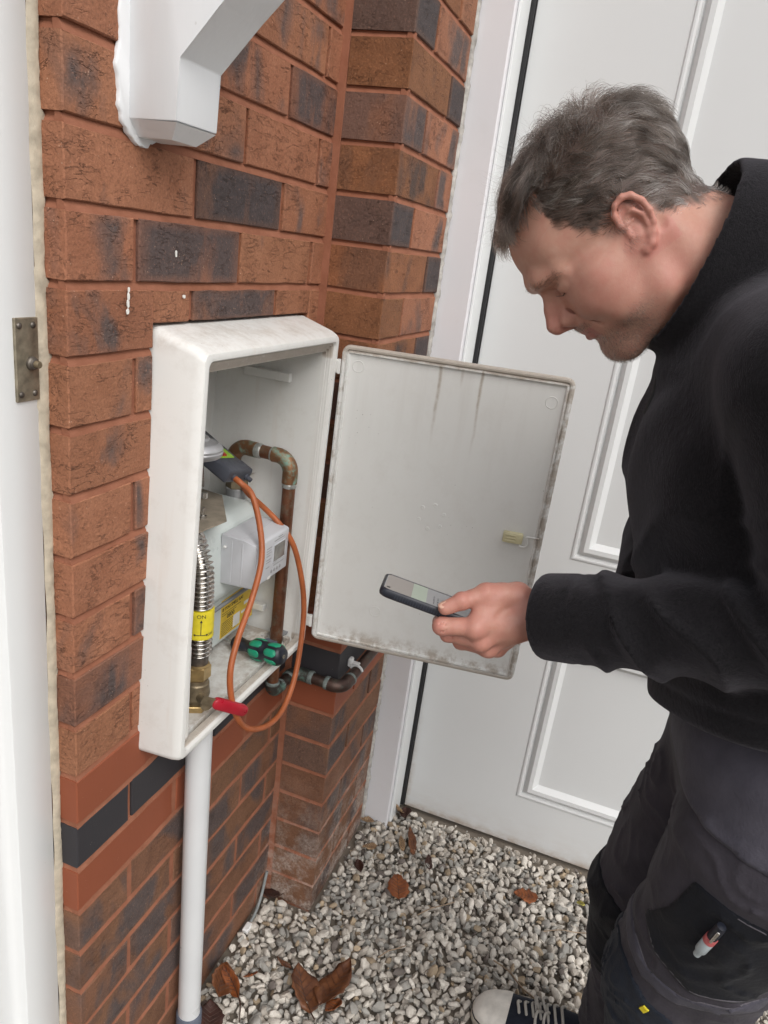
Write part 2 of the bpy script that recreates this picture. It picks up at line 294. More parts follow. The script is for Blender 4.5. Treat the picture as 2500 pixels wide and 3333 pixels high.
# ------------------------------------------------------------------ geometry helpers
class G:
    """collects verts and faces in world coordinates; several material slots allowed"""
    def __init__(s): s.v = []; s.f = []; s.mi = []; s.cur = 0
    def add(s, v, f, xf=None):
        o = len(s.v)
        s.v += [tuple(xf @ Vector(p)) if xf else tuple(p) for p in v]
        s.f += [[i+o for i in q] for q in f]; s.mi += [s.cur]*len(f); return s
    def frombm(s, bm, xf=None):
        bm.verts.ensure_lookup_table()
        for i, v in enumerate(bm.verts): v.index = i
        s.add([v.co[:] for v in bm.verts], [[v.index for v in f.verts] for f in bm.faces], xf); bm.free(); return s
    def box(s, x0, x1, y0, y1, z0, z1, bev=0, seg=1, xf=None):
        bm = bmesh.new(); bmesh.ops.create_cube(bm, size=1)
        for v in bm.verts: v.co = Vector(((x0+x1)/2+v.co.x*(x1-x0), (y0+y1)/2+v.co.y*(y1-y0), (z0+z1)/2+v.co.z*(z1-z0)))
        if bev: bmesh.ops.bevel(bm, geom=bm.edges[:]+bm.verts[:], offset=bev, segments=seg, profile=.5, affect='EDGES')
        return s.frombm(bm, xf)
    def loft(s, rings, cap0=True, cap1=True, closed=True, xf=None):
        n = len(rings[0]); v = [p for r in rings for p in r]; f = []
        for a in range(len(rings)-1):
            for i in range(n if closed else n-1):
                j = (i+1) % n; f.append([a*n+i, a*n+j, (a+1)*n+j, (a+1)*n+i])
        if cap0: f.append(list(range(n))[::-1])
        if cap1: f.append([(len(rings)-1)*n+i for i in range(n)])
        return s.add(v, f, xf)
    def tube(s, path, r, seg=14, cap=True, flat=None):
        P = [Vector(p) for p in path]; n = len(P); rings = []
        T = [(P[min(i+1, n-1)]-P[max(i-1, 0)]).normalized() for i in range(n)]
        a = Vector((0, 0, 1)) if abs(T[0].z) < .9 else Vector((1, 0, 0))
        nrm = (a - T[0]*a.dot(T[0])).normalized()
        for i in range(n):
            nrm = (nrm - T[i]*nrm.dot(T[i])).normalized(); b = T[i].cross(nrm)
            ri = r[i] if isinstance(r, (list, tuple, np.ndarray)) else r
            rings.append([tuple(P[i]+nrm*(ri*math.cos(2*PI*k/seg))+b*(ri*math.sin(2*PI*k/seg))) for k in range(seg)])
        return s.loft(rings, cap, cap)
    def lathe(s, prof, o=(0, 0, 0), axis=(0, 0, 1), seg=24, n6=None):
        q = Vector(axis).normalized().to_track_quat('Z', 'Y').to_matrix().to_4x4(); q.translation = Vector(o)
        sg = n6 or seg
        return s.loft([[(max(r, 1e-5)*math.cos(2*PI*k/sg), max(r, 1e-5)*math.sin(2*PI*k/sg), z) for k in range(sg)] for r, z in prof], xf=q)
    def prism(s, poly, d, xf=None, bev=0):
        n = len(poly); v = [(x, y, 0) for x, y in poly]+[(x, y, d) for x, y in poly]
        if bev:
            bm = bmesh.new(); vs = [bm.verts.new(p) for p in v]
            bm.faces.new(vs[:n][::-1]); bm.faces.new(vs[n:])
            for i in range(n): bm.faces.new([vs[i], vs[(i+1) % n], vs[n+(i+1) % n], vs[n+i]])
            bmesh.ops.bevel(bm, geom=bm.edges[:], offset=bev, segments=2, profile=.5, affect='EDGES')
            return s.frombm(bm, xf)
        f = [list(range(n))[::-1], [n+i for i in range(n)]]+[[i, (i+1) % n, n+(i+1) % n, n+i] for i in range(n)]
        return s.add(v, f, xf)
def worldpos(o):
    p = Vector((0, 0, 0))
    while o: p += o.location; o = o.parent
    return p
def tag(o, label=None, cat=None, group=None, kind=None):
    if label: o['label'] = label
    if cat: o['category'] = cat
    if group: o['group'] = group
    if kind: o['kind'] = kind
    return o
def thing(name, label, cat, loc, group=None, parent=None):
    o = bpy.data.objects.new(name, None); COL.objects.link(o); o.location = loc; o.empty_display_size = .05
    if parent: o.parent = parent
    return tag(o, label, cat, group)
def part(name, g, mat, parent=None, smooth=35, loc=None):
    """one mesh object from world-space geometry; its origin sits at loc, else at the parent's origin"""
    base = Vector(loc) if loc is not None else (worldpos(parent) if parent else Vector((0, 0, 0)))
    me = bpy.data.meshes.new(name)
    va = np.array(g.v, dtype=float)-np.array(base)
    me.from_pydata(va.tolist(), [], g.f)
    mats = mat if isinstance(mat, list) else [mat]
    for m in mats: me.materials.append(m)
    if len(mats) > 1: me.polygons.foreach_set('material_index', g.mi)
    bm = bmesh.new(); bm.from_mesh(me); bmesh.ops.recalc_face_normals(bm, faces=bm.faces); bm.to_mesh(me); bm.free()
    if smooth:
        me.polygons.foreach_set('use_smooth', [True]*len(me.polygons))
        if smooth < 180: me.set_sharp_from_angle(angle=math.radians(smooth))
    me.update()
    o = bpy.data.objects.new(name, me); COL.objects.link(o)
    if parent: o.parent = parent; o.location = base-worldpos(parent)
    else: o.location = base
    return o
def rrect(x0, x1, z0, z1, r, seg=3):
    pts = []
    for cx, cz, a0 in ((x1-r, z1-r, 0), (x0+r, z1-r, 90), (x0+r, z0+r, 180), (x1-r, z0+r, 270)):
        for k in range(seg+1):
            a = math.radians(a0+90*k/seg); pts.append((cx+r*math.cos(a), cz+r*math.sin(a)))
    return pts
def cat_rom(pts, n=8):
    P = [np.array(p, float) for p in pts]; P = [2*P[0]-P[1]]+P+[2*P[-1]-P[-2]]; out = []
    for i in range(1, len(P)-2):
        for k in range(n):
            t = k/n; a, b, c, d = P[i-1:i+3]
            out.append(.5*((2*b)+(c-a)*t+(2*a-5*b+4*c-d)*t*t+(3*b-a-3*c+d)*t**3))
    return [tuple(p) for p in out+[P[-2]]]
def frame(o, x, y, z):
    m = Matrix((x, y, z)).transposed().to_4x4(); m.translation = Vector(o); return m
def text(name, s, size, o, x, y, mat, parent, ext=.0002, align='CENTER'):
    """flat print: letters of s lying in the plane (x, y) at o"""
    c = bpy.data.curves.new(name, 'FONT'); c.body = s; c.size = size; c.align_x = align; c.align_y = 'CENTER'; c.extrude = ext; c.resolution_u = 2
    t = bpy.data.objects.new(name, c); COL.objects.link(t); bpy.context.view_layer.update()
    me = bpy.data.meshes.new_from_object(t.evaluated_get(bpy.context.evaluated_depsgraph_get()))
    bpy.data.objects.remove(t); bpy.data.curves.remove(c)
    g = G(); x = Vector(x).normalized(); y = Vector(y).normalized()
    g.add([v.co[:] for v in me.vertices], [list(p.vertices) for p in me.polygons], frame(o, x, y, x.cross(y))); bpy.data.meshes.remove(me)
    return part(name, g, mat, parent, smooth=0)
# ------------------------------------------------------------------ the setting: ground and gravel
GZ = -1.575
def ground():
    t = NT('soil'); c = t.mix(t.noise(30, 6), (.15, .125, .10), (.24, .205, .165)); t.set(col=c, rough=.95)
    g = G(); xs = [-60, -2, 2.5, 60]; ys = [-60, -3, 1, 60]
    g.add([(x, y, GZ-.012) for x in xs for y in ys], [[i*4+j, (i+1)*4+j, (i+1)*4+j+1, i*4+j+1] for i in range(3) for j in range(3)])
    o = part('ground', g, t.m, smooth=0); tag(o, 'bare ground under the gravel', kind='structure')
ground()
def gravel():
    def stone(seed, sub):
        r = np.random.default_rng(seed); bm = bmesh.new(); bmesh.ops.create_icosphere(bm, subdivisions=sub, radius=1)
        v = np.array([x.co[:] for x in bm.verts]); f = np.array([[w.index for w in x.verts] for x in bm.faces]); bm.free()
        for _ in range(9):
            n = r.normal(size=3); n /= np.linalg.norm(n); d = r.uniform(.50, .82); h = v@n-d
            v -= np.outer(np.maximum(h, 0), n)*.93
        v *= r.uniform([.82, .58, .42], [1.18, .86, .68]); v += r.normal(size=v.shape)*.012
        return v, f
    hi = [stone(i, 3 if False else 2) for i in range(14)]; lo = [stone(50+i, 1) for i in range(8)]
    V = []; F = []; T = []; nv = 0
    def put(var, x, y, z, s, tint):
        nonlocal nv
        v, f = var; q = RNG.normal(size=4); q[1:3] *= .55; q[0] *= 1.2; q /= np.linalg.norm(q); w, a, b, c = q
        R = np.array([[1-2*(b*b+c*c), 2*(a*b-c*w), 2*(a*c+b*w)], [2*(a*b+c*w), 1-2*(a*a+c*c), 2*(b*c-a*w)], [2*(a*c-b*w), 2*(b*c+a*w), 1-2*(a*a+b*b)]])
        p = (v*s)@R.T+np.array([x, y, z]); V.append(p); F.append(f+nv); nv += len(v); T.append(np.tile(tint, (len(v), 1)))
    def col():
        k = RNG.random()
        if k < .44: c = np.array([.60, .560, .500])*RNG.uniform(.85, 1.2)
        elif k < .66: c = np.array([.48, .435, .38])*RNG.uniform(.75, 1.1)
        elif k < .90: c = np.array([.34, .33, .305])*RNG.uniform(.75, 1.15)
        elif k < .97: c = np.array([.40, .31, .21])*RNG.uniform(.7, 1.1)
        else: c = np.array([.13, .11, .10])*RNG.uniform(.7, 1.1)
        return np.append(c, 1)
    def free(x, y, m):
        if x > 1.13 or y < -1.75: return False
        if y > -.003-m and x < .61: return False
        if x > .60-m and x < .95+m and y > -.118-m: return False
        if x > 1.022-m and y < -.19: return False
        return True
    cell = .0160                                             # top layer on a jittered grid
    for i in range(int(1.75/cell)):
        for j in range(int(1.7/cell)):
            x = -.52+i*cell+RNG.normal()*.0045; y = -1.68+j*cell+RNG.normal()*.0045
            s = RNG.choice([.0080, .0103, .0128, .0158], p=[.18, .38, .32, .12])*RNG.uniform(.9, 1.1)
            if not free(x, y, s*.8): continue
            if x < -.25 and RNG.random() < .6: continue
            near = (x-.4)**2+(y+.45)**2 < .6**2
            put((hi[RNG.integers(14)] if near else lo[RNG.integers(8)]), x, y, GZ+.002+RNG.uniform(-.003, .0065), s, col())
    for i in range(int(1.75/.018)):
        for j in range(int(1.7/.018)):
            x = -.52+i*.018+RNG.normal()*.004; y = -1.68+j*.018+RNG.normal()*.004
            if free(x, y, .006): put(lo[RNG.integers(8)], x, y, GZ-.0045, .0122, col())
    for _ in range(5200):                                    # grit and small chips between the stones
        x, y = RNG.uniform(-.5, 1.1), RNG.uniform(-1.5, 0)
        if free(x, y, .003): put(lo[RNG.integers(8)], x, y, GZ+RNG.uniform(-.001, .009), RNG.uniform(.0028, .0052), col())
    V = np.concatenate(V); F = np.concatenate(F); T = np.concatenate(T)
    me = bpy.data.meshes.new('gravel'); me.vertices.add(len(V)); me.vertices.foreach_set('co', V.ravel())
    me.loops.add(F.size); me.loops.foreach_set('vertex_index', F.ravel().astype(np.int32))
    me.polygons.add(len(F)); me.polygons.foreach_set('loop_start', np.arange(0, F.size, 3, dtype=np.int32)); me.polygons.foreach_set('loop_total', np.full(len(F), 3, dtype=np.int32))
    me.update(calc_edges=True)
    me.polygons.foreach_set('use_smooth', [True]*len(F)); me.set_sharp_from_angle(angle=math.radians(32))
    a = me.attributes.new('tint', 'FLOAT_COLOR', 'POINT'); a.data.foreach_set('color', T.ravel())
    t = NT('limestone_chippings'); b = t.attr('tint', 'Color')
    c = t.mix(t.ramp(t.noise(180, 5, .7), [(.35, 0), (.65, 1)]), t.mix(.35, b, (.20, .17, .14)), b)
    t.set(col=c, rough=.72, nor=t.bump(t.noise(420, 4), .35, .0008), spec=.3); me.materials.append(t.m)
    o = bpy.data.objects.new('gravel', me); COL.objects.link(o)
    tag(o, 'pale grey and beige crushed stone gravel covering the ground', 'gravel', kind='stuff')
gravel()

# ------------------------------------------------------------------ the brick wall with its projecting nib
BX0, BX1, BZ0, BZ1 = .141, .566, -.874, -.272          # hole the meter cabinet sits in
wall = thing('brick_wall', 'rustic orange-brown brick house wall with a red and blue brick band and a projecting brick nib', 'wall', (.30, .05, GZ))
def brick_variants(L, D, H, n, key):
    out = []
    for k in range(n):
        r = random.Random(int(L*1e4)*31+int(H*1e4)*7+k*17)
        nl, ns = max(2, int(L/.034)), 2; P = []
        for i in range(nl): P.append((-L/2+L*i/nl, H/2))
        for i in range(ns): P.append((L/2, H/2-H*i/ns))
        for i in range(nl): P.append((L/2-L*i/nl, -H/2))
        for i in range(ns): P.append((-L/2, -H/2+H*i/ns))
        J = [(r.uniform(-.0011, .0003), r.uniform(-.0011, .0003), r.uniform(-.0005, .0007)) for _ in P]
        out_ = lambda x, z, j, e: (x*(1-e/(L/2))+math.copysign(j[0], x), z*(1-e/(H/2))+math.copysign(j[1], z))
        rings = [[(*out_(x, z, j, .0013),) for (x, z), j in zip(P, J)], [out_(x, z, j, 0) for (x, z), j in zip(P, J)], [out_(x, z, (0, 0), 0) for (x, z), j in zip(P, J)]]
        ys_ = [-D/2, -D/2+.0016, D/2]; n = len(P)
        V = [(x, y+(j[2] if y < D/2 else 0), z) for rg_, y in zip(rings, ys_) for (x, z), j in zip(rg_, J)]
        F = [list(range(n)), [2*n+i for i in range(n)][::-1]]+[[q*n+(i+1) % n, q*n+i, (q+1)*n+i, (q+1)*n+(i+1) % n] for q in (0, 1) for i in range(n)]
        me = bpy.data.meshes.new('brick'); me.from_pydata(V, [], F); bm = bmesh.new(); bm.from_mesh(me); bmesh.ops.recalc_face_normals(bm, faces=bm.faces); bm.to_mesh(me); bm.free()
        me.polygons.foreach_set('use_smooth', [True]*len(me.polygons)); me.set_sharp_from_angle(angle=math.radians(25))
        out.append(me)
    return out
CACHE = {}; RB = random.Random(5)
def brick(x0, x1, y0, y1, z0, z1, kind):
    L, D, H = round(x1-x0, 4), round(y1-y0, 4), round(z1-z0, 4); key = (L, D, H, kind)
    if L < .012 or H < .010: return
    if key not in CACHE:
        CACHE[key] = brick_variants(L, D, H, 3, str(key))
        for me in CACHE[key]: me.materials.append(M[kind])
    me = RB.choice(CACHE[key]); o = bpy.data.objects.new('brick', me); COL.objects.link(o)
    o.parent = wall; o.location = Vector(((x0+x1)/2, (y0+y1)/2+RB.uniform(-.0009, .0009), (z0+z1)/2))-wall.location
ODD = [(0, .2145), (.2245, .4395), (.4495, .6015)]; EVEN = [(0, .103), (.113, .325), (.335, .549), (.559, .6015)]
SMOKY = {(-1, 1): 0, (1, 1): 2, (2, 1): 1, (3, 1): 1, (-2, 1): 0, (0, 2): 0, (9, 0): 1, (1, 2): 0, (1, 0): 0, (2, 0): 0, (0, 0): 0, (3, 0): 0, (2, 2): 0, (15, 1): 1, (16, 2): 1}
NSMOKY = {1: 2, 4: 0, -3: 2, 2: 0, -1: 1, 0: 0, -2: 0, 3: 0}
for row in range(-8, 21):
    zt = -.075*row-.010; zb = -.075*(row+1)              # brick between bed joints row and row+1
    k0 = {11: 'red', 12: 'blue', 13: 'red'}.get(row)
    for i, (a, b) in enumerate(ODD if row % 2 else EVEN):
        kind = k0 or (('brick', 'brickd', 'brickx')[int(SMOKY.get((row, i), RB.random() < .16))] if row < 11 else 'brickl')
        segs = [(a, b, zb, zt)]
        if zt > BZ0 and zb < BZ1 and b > BX0 and a < BX1:    # cut round the cabinet
            segs = []
            if a < BX0-.012: segs.append((a, BX0, zb, zt))
            if b > BX1+.012: segs.append((BX1, b, zb, zt))
            m0, m1 = max(a, BX0), min(b, BX1)
            if zt > BZ1+.012 : segs.append((m0, m1, max(zb, BZ1), zt))
            if zb < BZ0-.012 : segs.append((m0, m1, zb, min(zt, BZ0)))
        for s in segs: brick(s[0], s[1], 0, .1025, s[2], s[3], kind)
    # nib: header or stretcher turned round its outer corner
    nk = k0 or (('brickn', 'brickd', 'brickx')[int(NSMOKY.get(row, RB.random() < .2))] if row < 11 else 'brickl')
    if row % 2: brick(.6025, .7045, -.1155, .10, zb, zt, nk); rest = (.7145, .9125)
    else: brick(.6025, .817, -.1150, -.0125, zb, zt, nk); rest = (.827, .9125)
    brick(rest[0], rest[1], -.1150, -.0125, zb, zt, k0 or ('brickl' if row >= 11 else 'brickx' if row in (-2, 2, 4) else 'brick'))
def mortar_bed():
    g = G()
    for a in ((.0045, BX0-.001, .005, .22, -1.60, .60), (BX1+.001, .62, .005, .22, -1.60, .60), (BX0-.001, BX1+.001, .005, .22, BZ1+.001, .60), (BX0-.001, BX1+.001, .005, .22, -1.60, BZ0-.001)): g.box(*a)
    g.box(.607, .909, -.1105, -.002, -1.60, .60)
    # struck bed joints: set back under the upper brick, almost flush on the lower one
    N = 14
    def strip(p0, p1, nrm, zt, back, front):
        p0, p1, nrm = Vector(p0), Vector(p1), Vector(nrm); v = []; f = []
        n = max(3, int((p1-p0).length/.025))
        for i in range(n+1):
            p = p0.lerp(p1, i/n); w = RB.uniform(-.0007, .0007); b = front+RB.uniform(-.0005, .0006)
            v += [p-nrm*back+Vector((0, 0, zt-.0006)), p-nrm*(b+.0012)+Vector((0, 0, zt-.0062+w)), p-nrm*b+Vector((0, 0, zt-.0106)), p-nrm*.012+Vector((0, 0, zt-.0106)), p-nrm*.012+Vector((0, 0, zt-.0006))]
        for i in range(n):
            for k in range(5): f.append([i*5+k, i*5+(k+1) % 5, (i+1)*5+(k+1) % 5, (i+1)*5+k])
        f += [list(range(5)), [n*5+k for k in range(5)][::-1]]
        g.add(v, f)
    for row in range(-8, 21):
        z = -.075*row; back, fr = (.0062, .0012) if row < 11 else (.003, .0006)
        xs = [(.001, .6015)]
        if BZ0 < z < BZ1: xs = [(.001, BX0), (BX1, .6015)]
        for a, b in xs: strip((a, 0, 0), (b, 0, 0), (0, -1, 0), z, back, fr)
        strip((0, .0085, 0), (0, .03, 0), (-1, 0, 0), z, back, fr)
        strip((.6025, -.001, 0), (.6025, -.1145, 0), (-1, 0, 0), z, back, fr)
        strip((.6035, -.115, 0), (.9125, -.115, 0), (0, -1, 0), z, back, fr)
        if row >= 13:                                   # flush smeared perpends low down
            for a, b in zip((ODD if row % 2 else EVEN)[:-1], (ODD if row % 2 else EVEN)[1:]): g.box(a[1]-.001, b[0]+.001, .0012, .02, z-.074, z-.012)
    g.box(.5995, .6022, -.0125, .006, -1.6, .6)
    part('mortar', g, M['mortar'], wall, smooth=30, loc=(0, 0, 0))
mortar_bed()
def splash(name, pts):
    for i, (x, z, w, h) in enumerate(pts):
        g = G(); n = 9
        poly = [(x+w*math.cos(2*PI*k/n)*RB.uniform(.7, 1.2), z+h*math.sin(2*PI*k/n)*RB.uniform(.7, 1.2)) for k in range(n)]
        g.prism(poly, .0012, frame((0, -.0013, 0), (1, 0, 0), (0, 0, 1), (0, -1, 0)))
        part('paint_splash', g, M['paper'], wall, smooth=0)
splash('paint_splash', [(.0925, -.2335, .0016, .0035), (.0920, -.2410, .0018, .0045), (.0915, -.2490, .0020, .0050), (.0908, -.2570, .0024, .0035), (.1985, -.2420, .0026, .0024), (.1790, -.1930, .0018, .0045)])

# ------------------------------------------------------------------ front door frame at the left, with its mastic and bell push
fd = thing('front_door_frame', 'glossy white front door frame at the left edge beside the brick reveal', 'door frame', (-.06, .06, GZ))
g = G(); prof = [(-.0105, .031), (-.0125, .0290), (-.064, .0290), (-.0675, .0300), (-.0690, .0335), (-.0690, .0400), (-.0725, .0455), (-.0790, .0480), (-.130, .0480), (-.130, .12), (-.0105, .12)]
g.loft([[(x, y, z) for x, y in prof] for z in (GZ-.02, .60)]); part('post', g, M['frame_white'], fd, smooth=50)
def bead(path_fn, zs, r, mat, parent, seed, lumps):
    rr = random.Random(seed); P = []; R = []
    for z in zs:
        P.append(Vector(path_fn(z))+Vector((rr.uniform(-1, 1), rr.uniform(-1, 1), 0))*r*.16); b = r*rr.uniform(.93, 1.08)
        for lz, ls in lumps: b += r*ls*math.exp(-((z-lz)/.007)**2)
        R.append(b)
    g = G(); g.tube(P, R, 10); return part('sealant_bead', g, mat, parent, smooth=180)
g = G(); rr = random.Random(3); zs = np.arange(.60, GZ, -.005)
lump = lambda z: sum(s_*math.exp(-((z-(-.075*k-.005))/.006)**2) for k, s_ in ((-1, .0015), (1, .0042), (2, .002), (3, .0045), (4, .0046), (6, .001), (9, .0015)))
edge_ = lambda z: -.0004+rr.uniform(-.0006, .0006)+lump(z)+.0008*math.sin(z*37)
le = [(-.0122+.0012*math.sin(z*19)+.0007*math.sin(z*71)+(-.0022 if -.36 < z < -.22 else 0), z) for z in zs]; re_ = [(edge_(z), z) for z in zs]
n = len(zs); V = [(x, .0292, z) for x, z in le]+[(.5*(a_[0]+b_[0])-.001, .0252-.10*max(0, b_[0]-.001), a_[1]) for a_, b_ in zip(le, re_)]+[(x, .0262-.35*max(0, x-.0008), z) for x, z in re_]+[(x, .034, z) for x, z in re_]
g.add(V, [[q*n+i, q*n+i+1, (q+1)*n+i+1, (q+1)*n+i] for q in range(3) for i in range(n-1)]); part('sealant_strip', g, M['seal_beige'], fd, smooth=60)
bl = thing('doorbell', 'worn brass bell push plate with a round button on the white frame', 'doorbell', (-.029, .028, -.345))
def bellplane(u, v): return (-.0475+u*.0355, .0275, -.3455+v*.083)
g = G(); g.box(-.0430, -.0125, .0262, .0300, -.3465, -.2635, .0008); part('back_plate', g, M['brass_old'], bl)
for x in (-.0375, -.0195):
    for z in (-.271, -.339):
        g = G(); g.lathe([(0, 0), (.0034, 0), (.0034, .0006), (.0022, .0019), (0, .0022)], (x, .0264, z), (0, -1, 0), 12); part('screw', g, M['brass_dark'], bl, smooth=60)
g = G(); g.lathe([(.0070, 0), (.0070, .003), (.0062, .0038), (.0058, .0042), (.0056, .0058), (.0048, .0064), (.0, .0066)], (-.0235, .0265, -.3085), (0, -1, 0), 24); part('collar', g, M['brass_dark'], bl, smooth=40)
g = G(); g.lathe([(.0037, .005), (.0037, .0105), (.0032, .0114), (0, .0117)], (-.0235, .0265, -.3085), (0, -1, 0), 20); part('push_button', g, M['bronze'], bl, smooth=40)

# ------------------------------------------------------------------ canopy bracket
br = thing('canopy_bracket', 'white painted wooden canopy bracket fixed high on the brick wall', 'bracket', (.125, 0, -.08))
g = G(); x0, x1 = .0885, .1625
pr = [(0, -.0655), (-.0610, -.0640), (-.0610, -.0075), (-.1060, .0370), (-.1480, .0760), (-.1500, .0810), (-.1500, .34), (0, .34)]
bm = bmesh.new(); a = [bm.verts.new((x0, y, z)) for y, z in pr]; b = [bm.verts.new((x1, y, z)) for y, z in pr]
bm.faces.new(a); bm.faces.new(b[::-1])
for i in range(len(pr)): bm.faces.new([a[i], b[i], b[(i+1) % len(pr)], a[(i+1) % len(pr)]])
bmesh.ops.bevel(bm, geom=bm.edges[:], offset=.0016, segments=2, profile=.5, affect='EDGES'); g.frombm(bm)
part('bracket_body', g, M['bracket_white'], br, smooth=40)
g = G()                                                  # chamfered foot
g.loft([[(x0+.0008+i, -.0008, z), (x1-.0008-i, -.0008, z), (x1-.0008-i, -.0602+j, z), (x0+.0008+i, -.0602+j, z)] for i, j, z in ((0, 0, -.0650), (.014, .015, -.0800))])
part('chamfered_foot', g, M['bracket_white'], br, smooth=0)
g = G(); rr = random.Random(4)                           # thick old paint dragged onto the wall
left = [(x0-.0155+rr.uniform(-.0010, .0010)+.0022*math.sin(z*61)+.0015*math.sin(z*143+1)+(.010 if z < -.070 else .004 if z < -.058 else 0), z) for z in np.arange(.34, -.080, -.0045)]
low = [(x0+.006+.0035*k, -.0815-.007*math.sin(k*.32)+rr.uniform(-.0016, .0016)) for k in range(14)]
poly = left+low+[(x0+.052, -.070), (x0+.02, -.06), (x0+.004, .34)]
n = len(poly); g.loft([[(x, .002, z) for x, z in poly], [(x, -.0022, z) for x, z in poly], [(x+.0015, -.0036, z) for x, z in poly]])
part('paint_fillet', g, M['bracket_white'], br, smooth=60)

# ------------------------------------------------------------------ garage door and its jamb at the right
gd = thing('garage_door_frame', 'white painted garage door jamb sealed against the brick nib', 'door frame', (.98, -.14, GZ))
g = G(); pr = [(.9345, -.1135), (.9345, -.1775), (.9375, -.1805), (1.02, -.1815), (1.06, -.1815), (1.06, -.05), (.9345, -.05)]
g.loft([[(x, y, z) for x, y in pr] for z in (GZ-.02, .60)]); part('jamb', g, M['jamb_white'], gd, smooth=20)
g = G(); g.box(.948, 1.024, -.1868, -.1812, GZ+.005, .60, .001); part('stop_bead', g, M['frame_white'], gd)
bead(lambda z: (.9225, -.1120, z), np.arange(.60, GZ+.01, -.007), .0075, M['seal_grey'], gd, 8, [(-.075*k-.005, .4 if k % 2 else .15) for k in range(-8, 21)])
g = G(); g.box(1.0262, 1.05, -.1952, -.1816, GZ+.01, .60); part('weather_seal', g, M['black_rubber'], gd)
gar = thing('garage_door', 'white panelled garage door behind the man', 'garage door', (1.035, -.1955, -1.5705))
g = G(); DX = 1.035
def panel(g, ya, yb, za, zb):
    """moulded frame round a recessed panel: bead, ridge, cove, flat; returns nothing but leaves a closed skin"""
    prof = [(0, 0), (.0025, .0022), (.0065, .0030), (.0105, .0015), (.0125, -.0035), (.0155, -.0045), (.019, .0015), (.026, .0065), (.036, .0055), (.0415, -.002), (.050, -.0085), (.067, -.0105), (.0735, -.0085), (.0765, -.0130), (.082, -.0135)]
    g.loft([[(DX-d, ya-o, za+o), (DX-d, yb+o, za+o), (DX-d, yb+o, zb-o), (DX-d, ya-o, zb-o)] for o, d in prof], cap0=False)
PAN = [(-.4805, -1.13, -1.4222, -.955), (-.4805, -1.13, -.7600, .62), (-1.30, -1.95, -1.4222, -.955), (-1.30, -1.95, -.7600, .62)]
ys = [-.1975, -.4805, -1.13, -1.30, -1.95, -2.25]; zs = [-1.5685, -1.4222, -.955, -.7600, .62, .72]
for i in range(5):
    for j in range(5):
        if i in (1, 3) and j in (1, 3): continue
        y0, y1, z0, z1 = ys[i], ys[i+1], zs[j], zs[j+1]
        g.add([(DX, y0, z0), (DX, y1, z0), (DX, y1, z1), (DX, y0, z1)], [[0, 1, 2, 3]])
for p in PAN: panel(g, *p)
bm = bmesh.new(); vs = [bm.verts.new(p) for p in g.v]; [bm.faces.new([vs[i] for i in f]) for f in g.f]
bmesh.ops.remove_doubles(bm, verts=bm.verts, dist=1e-5)
be = [e for e in bm.edges if e.is_boundary]                  # rounded edge and thickness
r = bmesh.ops.extrude_edge_only(bm, edges=be); nv = [v for v in r['geom'] if isinstance(v, bmesh.types.BMVert)]
for v in nv: v.co.x += .004; v.co.y += .0022 if v.co.y > -1 else -.002; v.co.z += -.0022 if v.co.z < 0 else .002
ne = [e for e in r['geom'] if isinstance(e, bmesh.types.BMEdge)]
r = bmesh.ops.extrude_edge_only(bm, edges=ne); nv = [v for v in r['geom'] if isinstance(v, bmesh.types.BMVert)]
for v in nv: v.co.x += .04
g = G().frombm(bm); part('door_leaf', g, M['garage'], gar, smooth=24)
g = G(); g.box(1.042, 1.07, -2.24, -.1985, -1.569, .70); part('core', g, M['garage'], gar)
# ------------------------------------------------------------------ gas meter cabinet
mb = thing('meter_cabinet', 'off-white plastic gas meter cabinet on the brick wall with its door open', 'meter cabinet', (.353, 0, -.868))
g = G()
LEAN = .038
def lean(x, z, k=LEAN):                              # the cabinet hangs a little out of plumb
    return (x if x < .35 else x-.0025*(x-.35)/.2)+k*(z+.30)
def ring(x0, x1, z0, z1, y, r): return [(x, y, z) for x, z in rrect(x0, x1, z0, z1, r, 4)]
rings = [ring(.1455, .5625, -.8715, -.2765, .165, .012), ring(.1455, .5625, -.8715, -.2765, .002, .012), ring(.1475, .5595, -.8695, -.2920, -.052, .012), ring(.1490, .5580, -.8680, -.2965, -.061, .012), ring(.1520, .5550, -.8650, -.2995, -.0655, .011),
         ring(.1560, .5510, -.8610, -.3035, -.0668, .010), ring(.1605, .5465, -.8565, -.3080, -.0660, .009), ring(.1625, .5445, -.8545, -.3100, -.0630, .008), ring(.1635, .5435, -.8535, -.3110, -.0600, .008),
         ring(.1655, .5425, -.8520, -.3150, -.0595, .007), ring(.1662, .5420, -.8515, -.3160, -.0560, .007), ring(.1672, .5416, -.8515, -.3200, -.0555, .007), ring(.1680, .5412, -.8515, -.3210, -.0520, .007), ring(.1692, .5406, -.8515, -.3250, -.0515, .007),
         ring(.1700, .5402, -.8620, -.3260, -.0450, .007), ring(.1480, .5400, -.8620, -.2950, -.0440, .007), ring(.1480, .5400, -.8620, -.2950, .152, .014)]
rings = [[(lean(x, z), y, z) for x, y, z in r_] for r_ in rings]
g.loft(rings, cap0=True, cap1=True); part('cabinet_shell', g, M['cab'], mb, smooth=28, loc=(0, 0, 0))
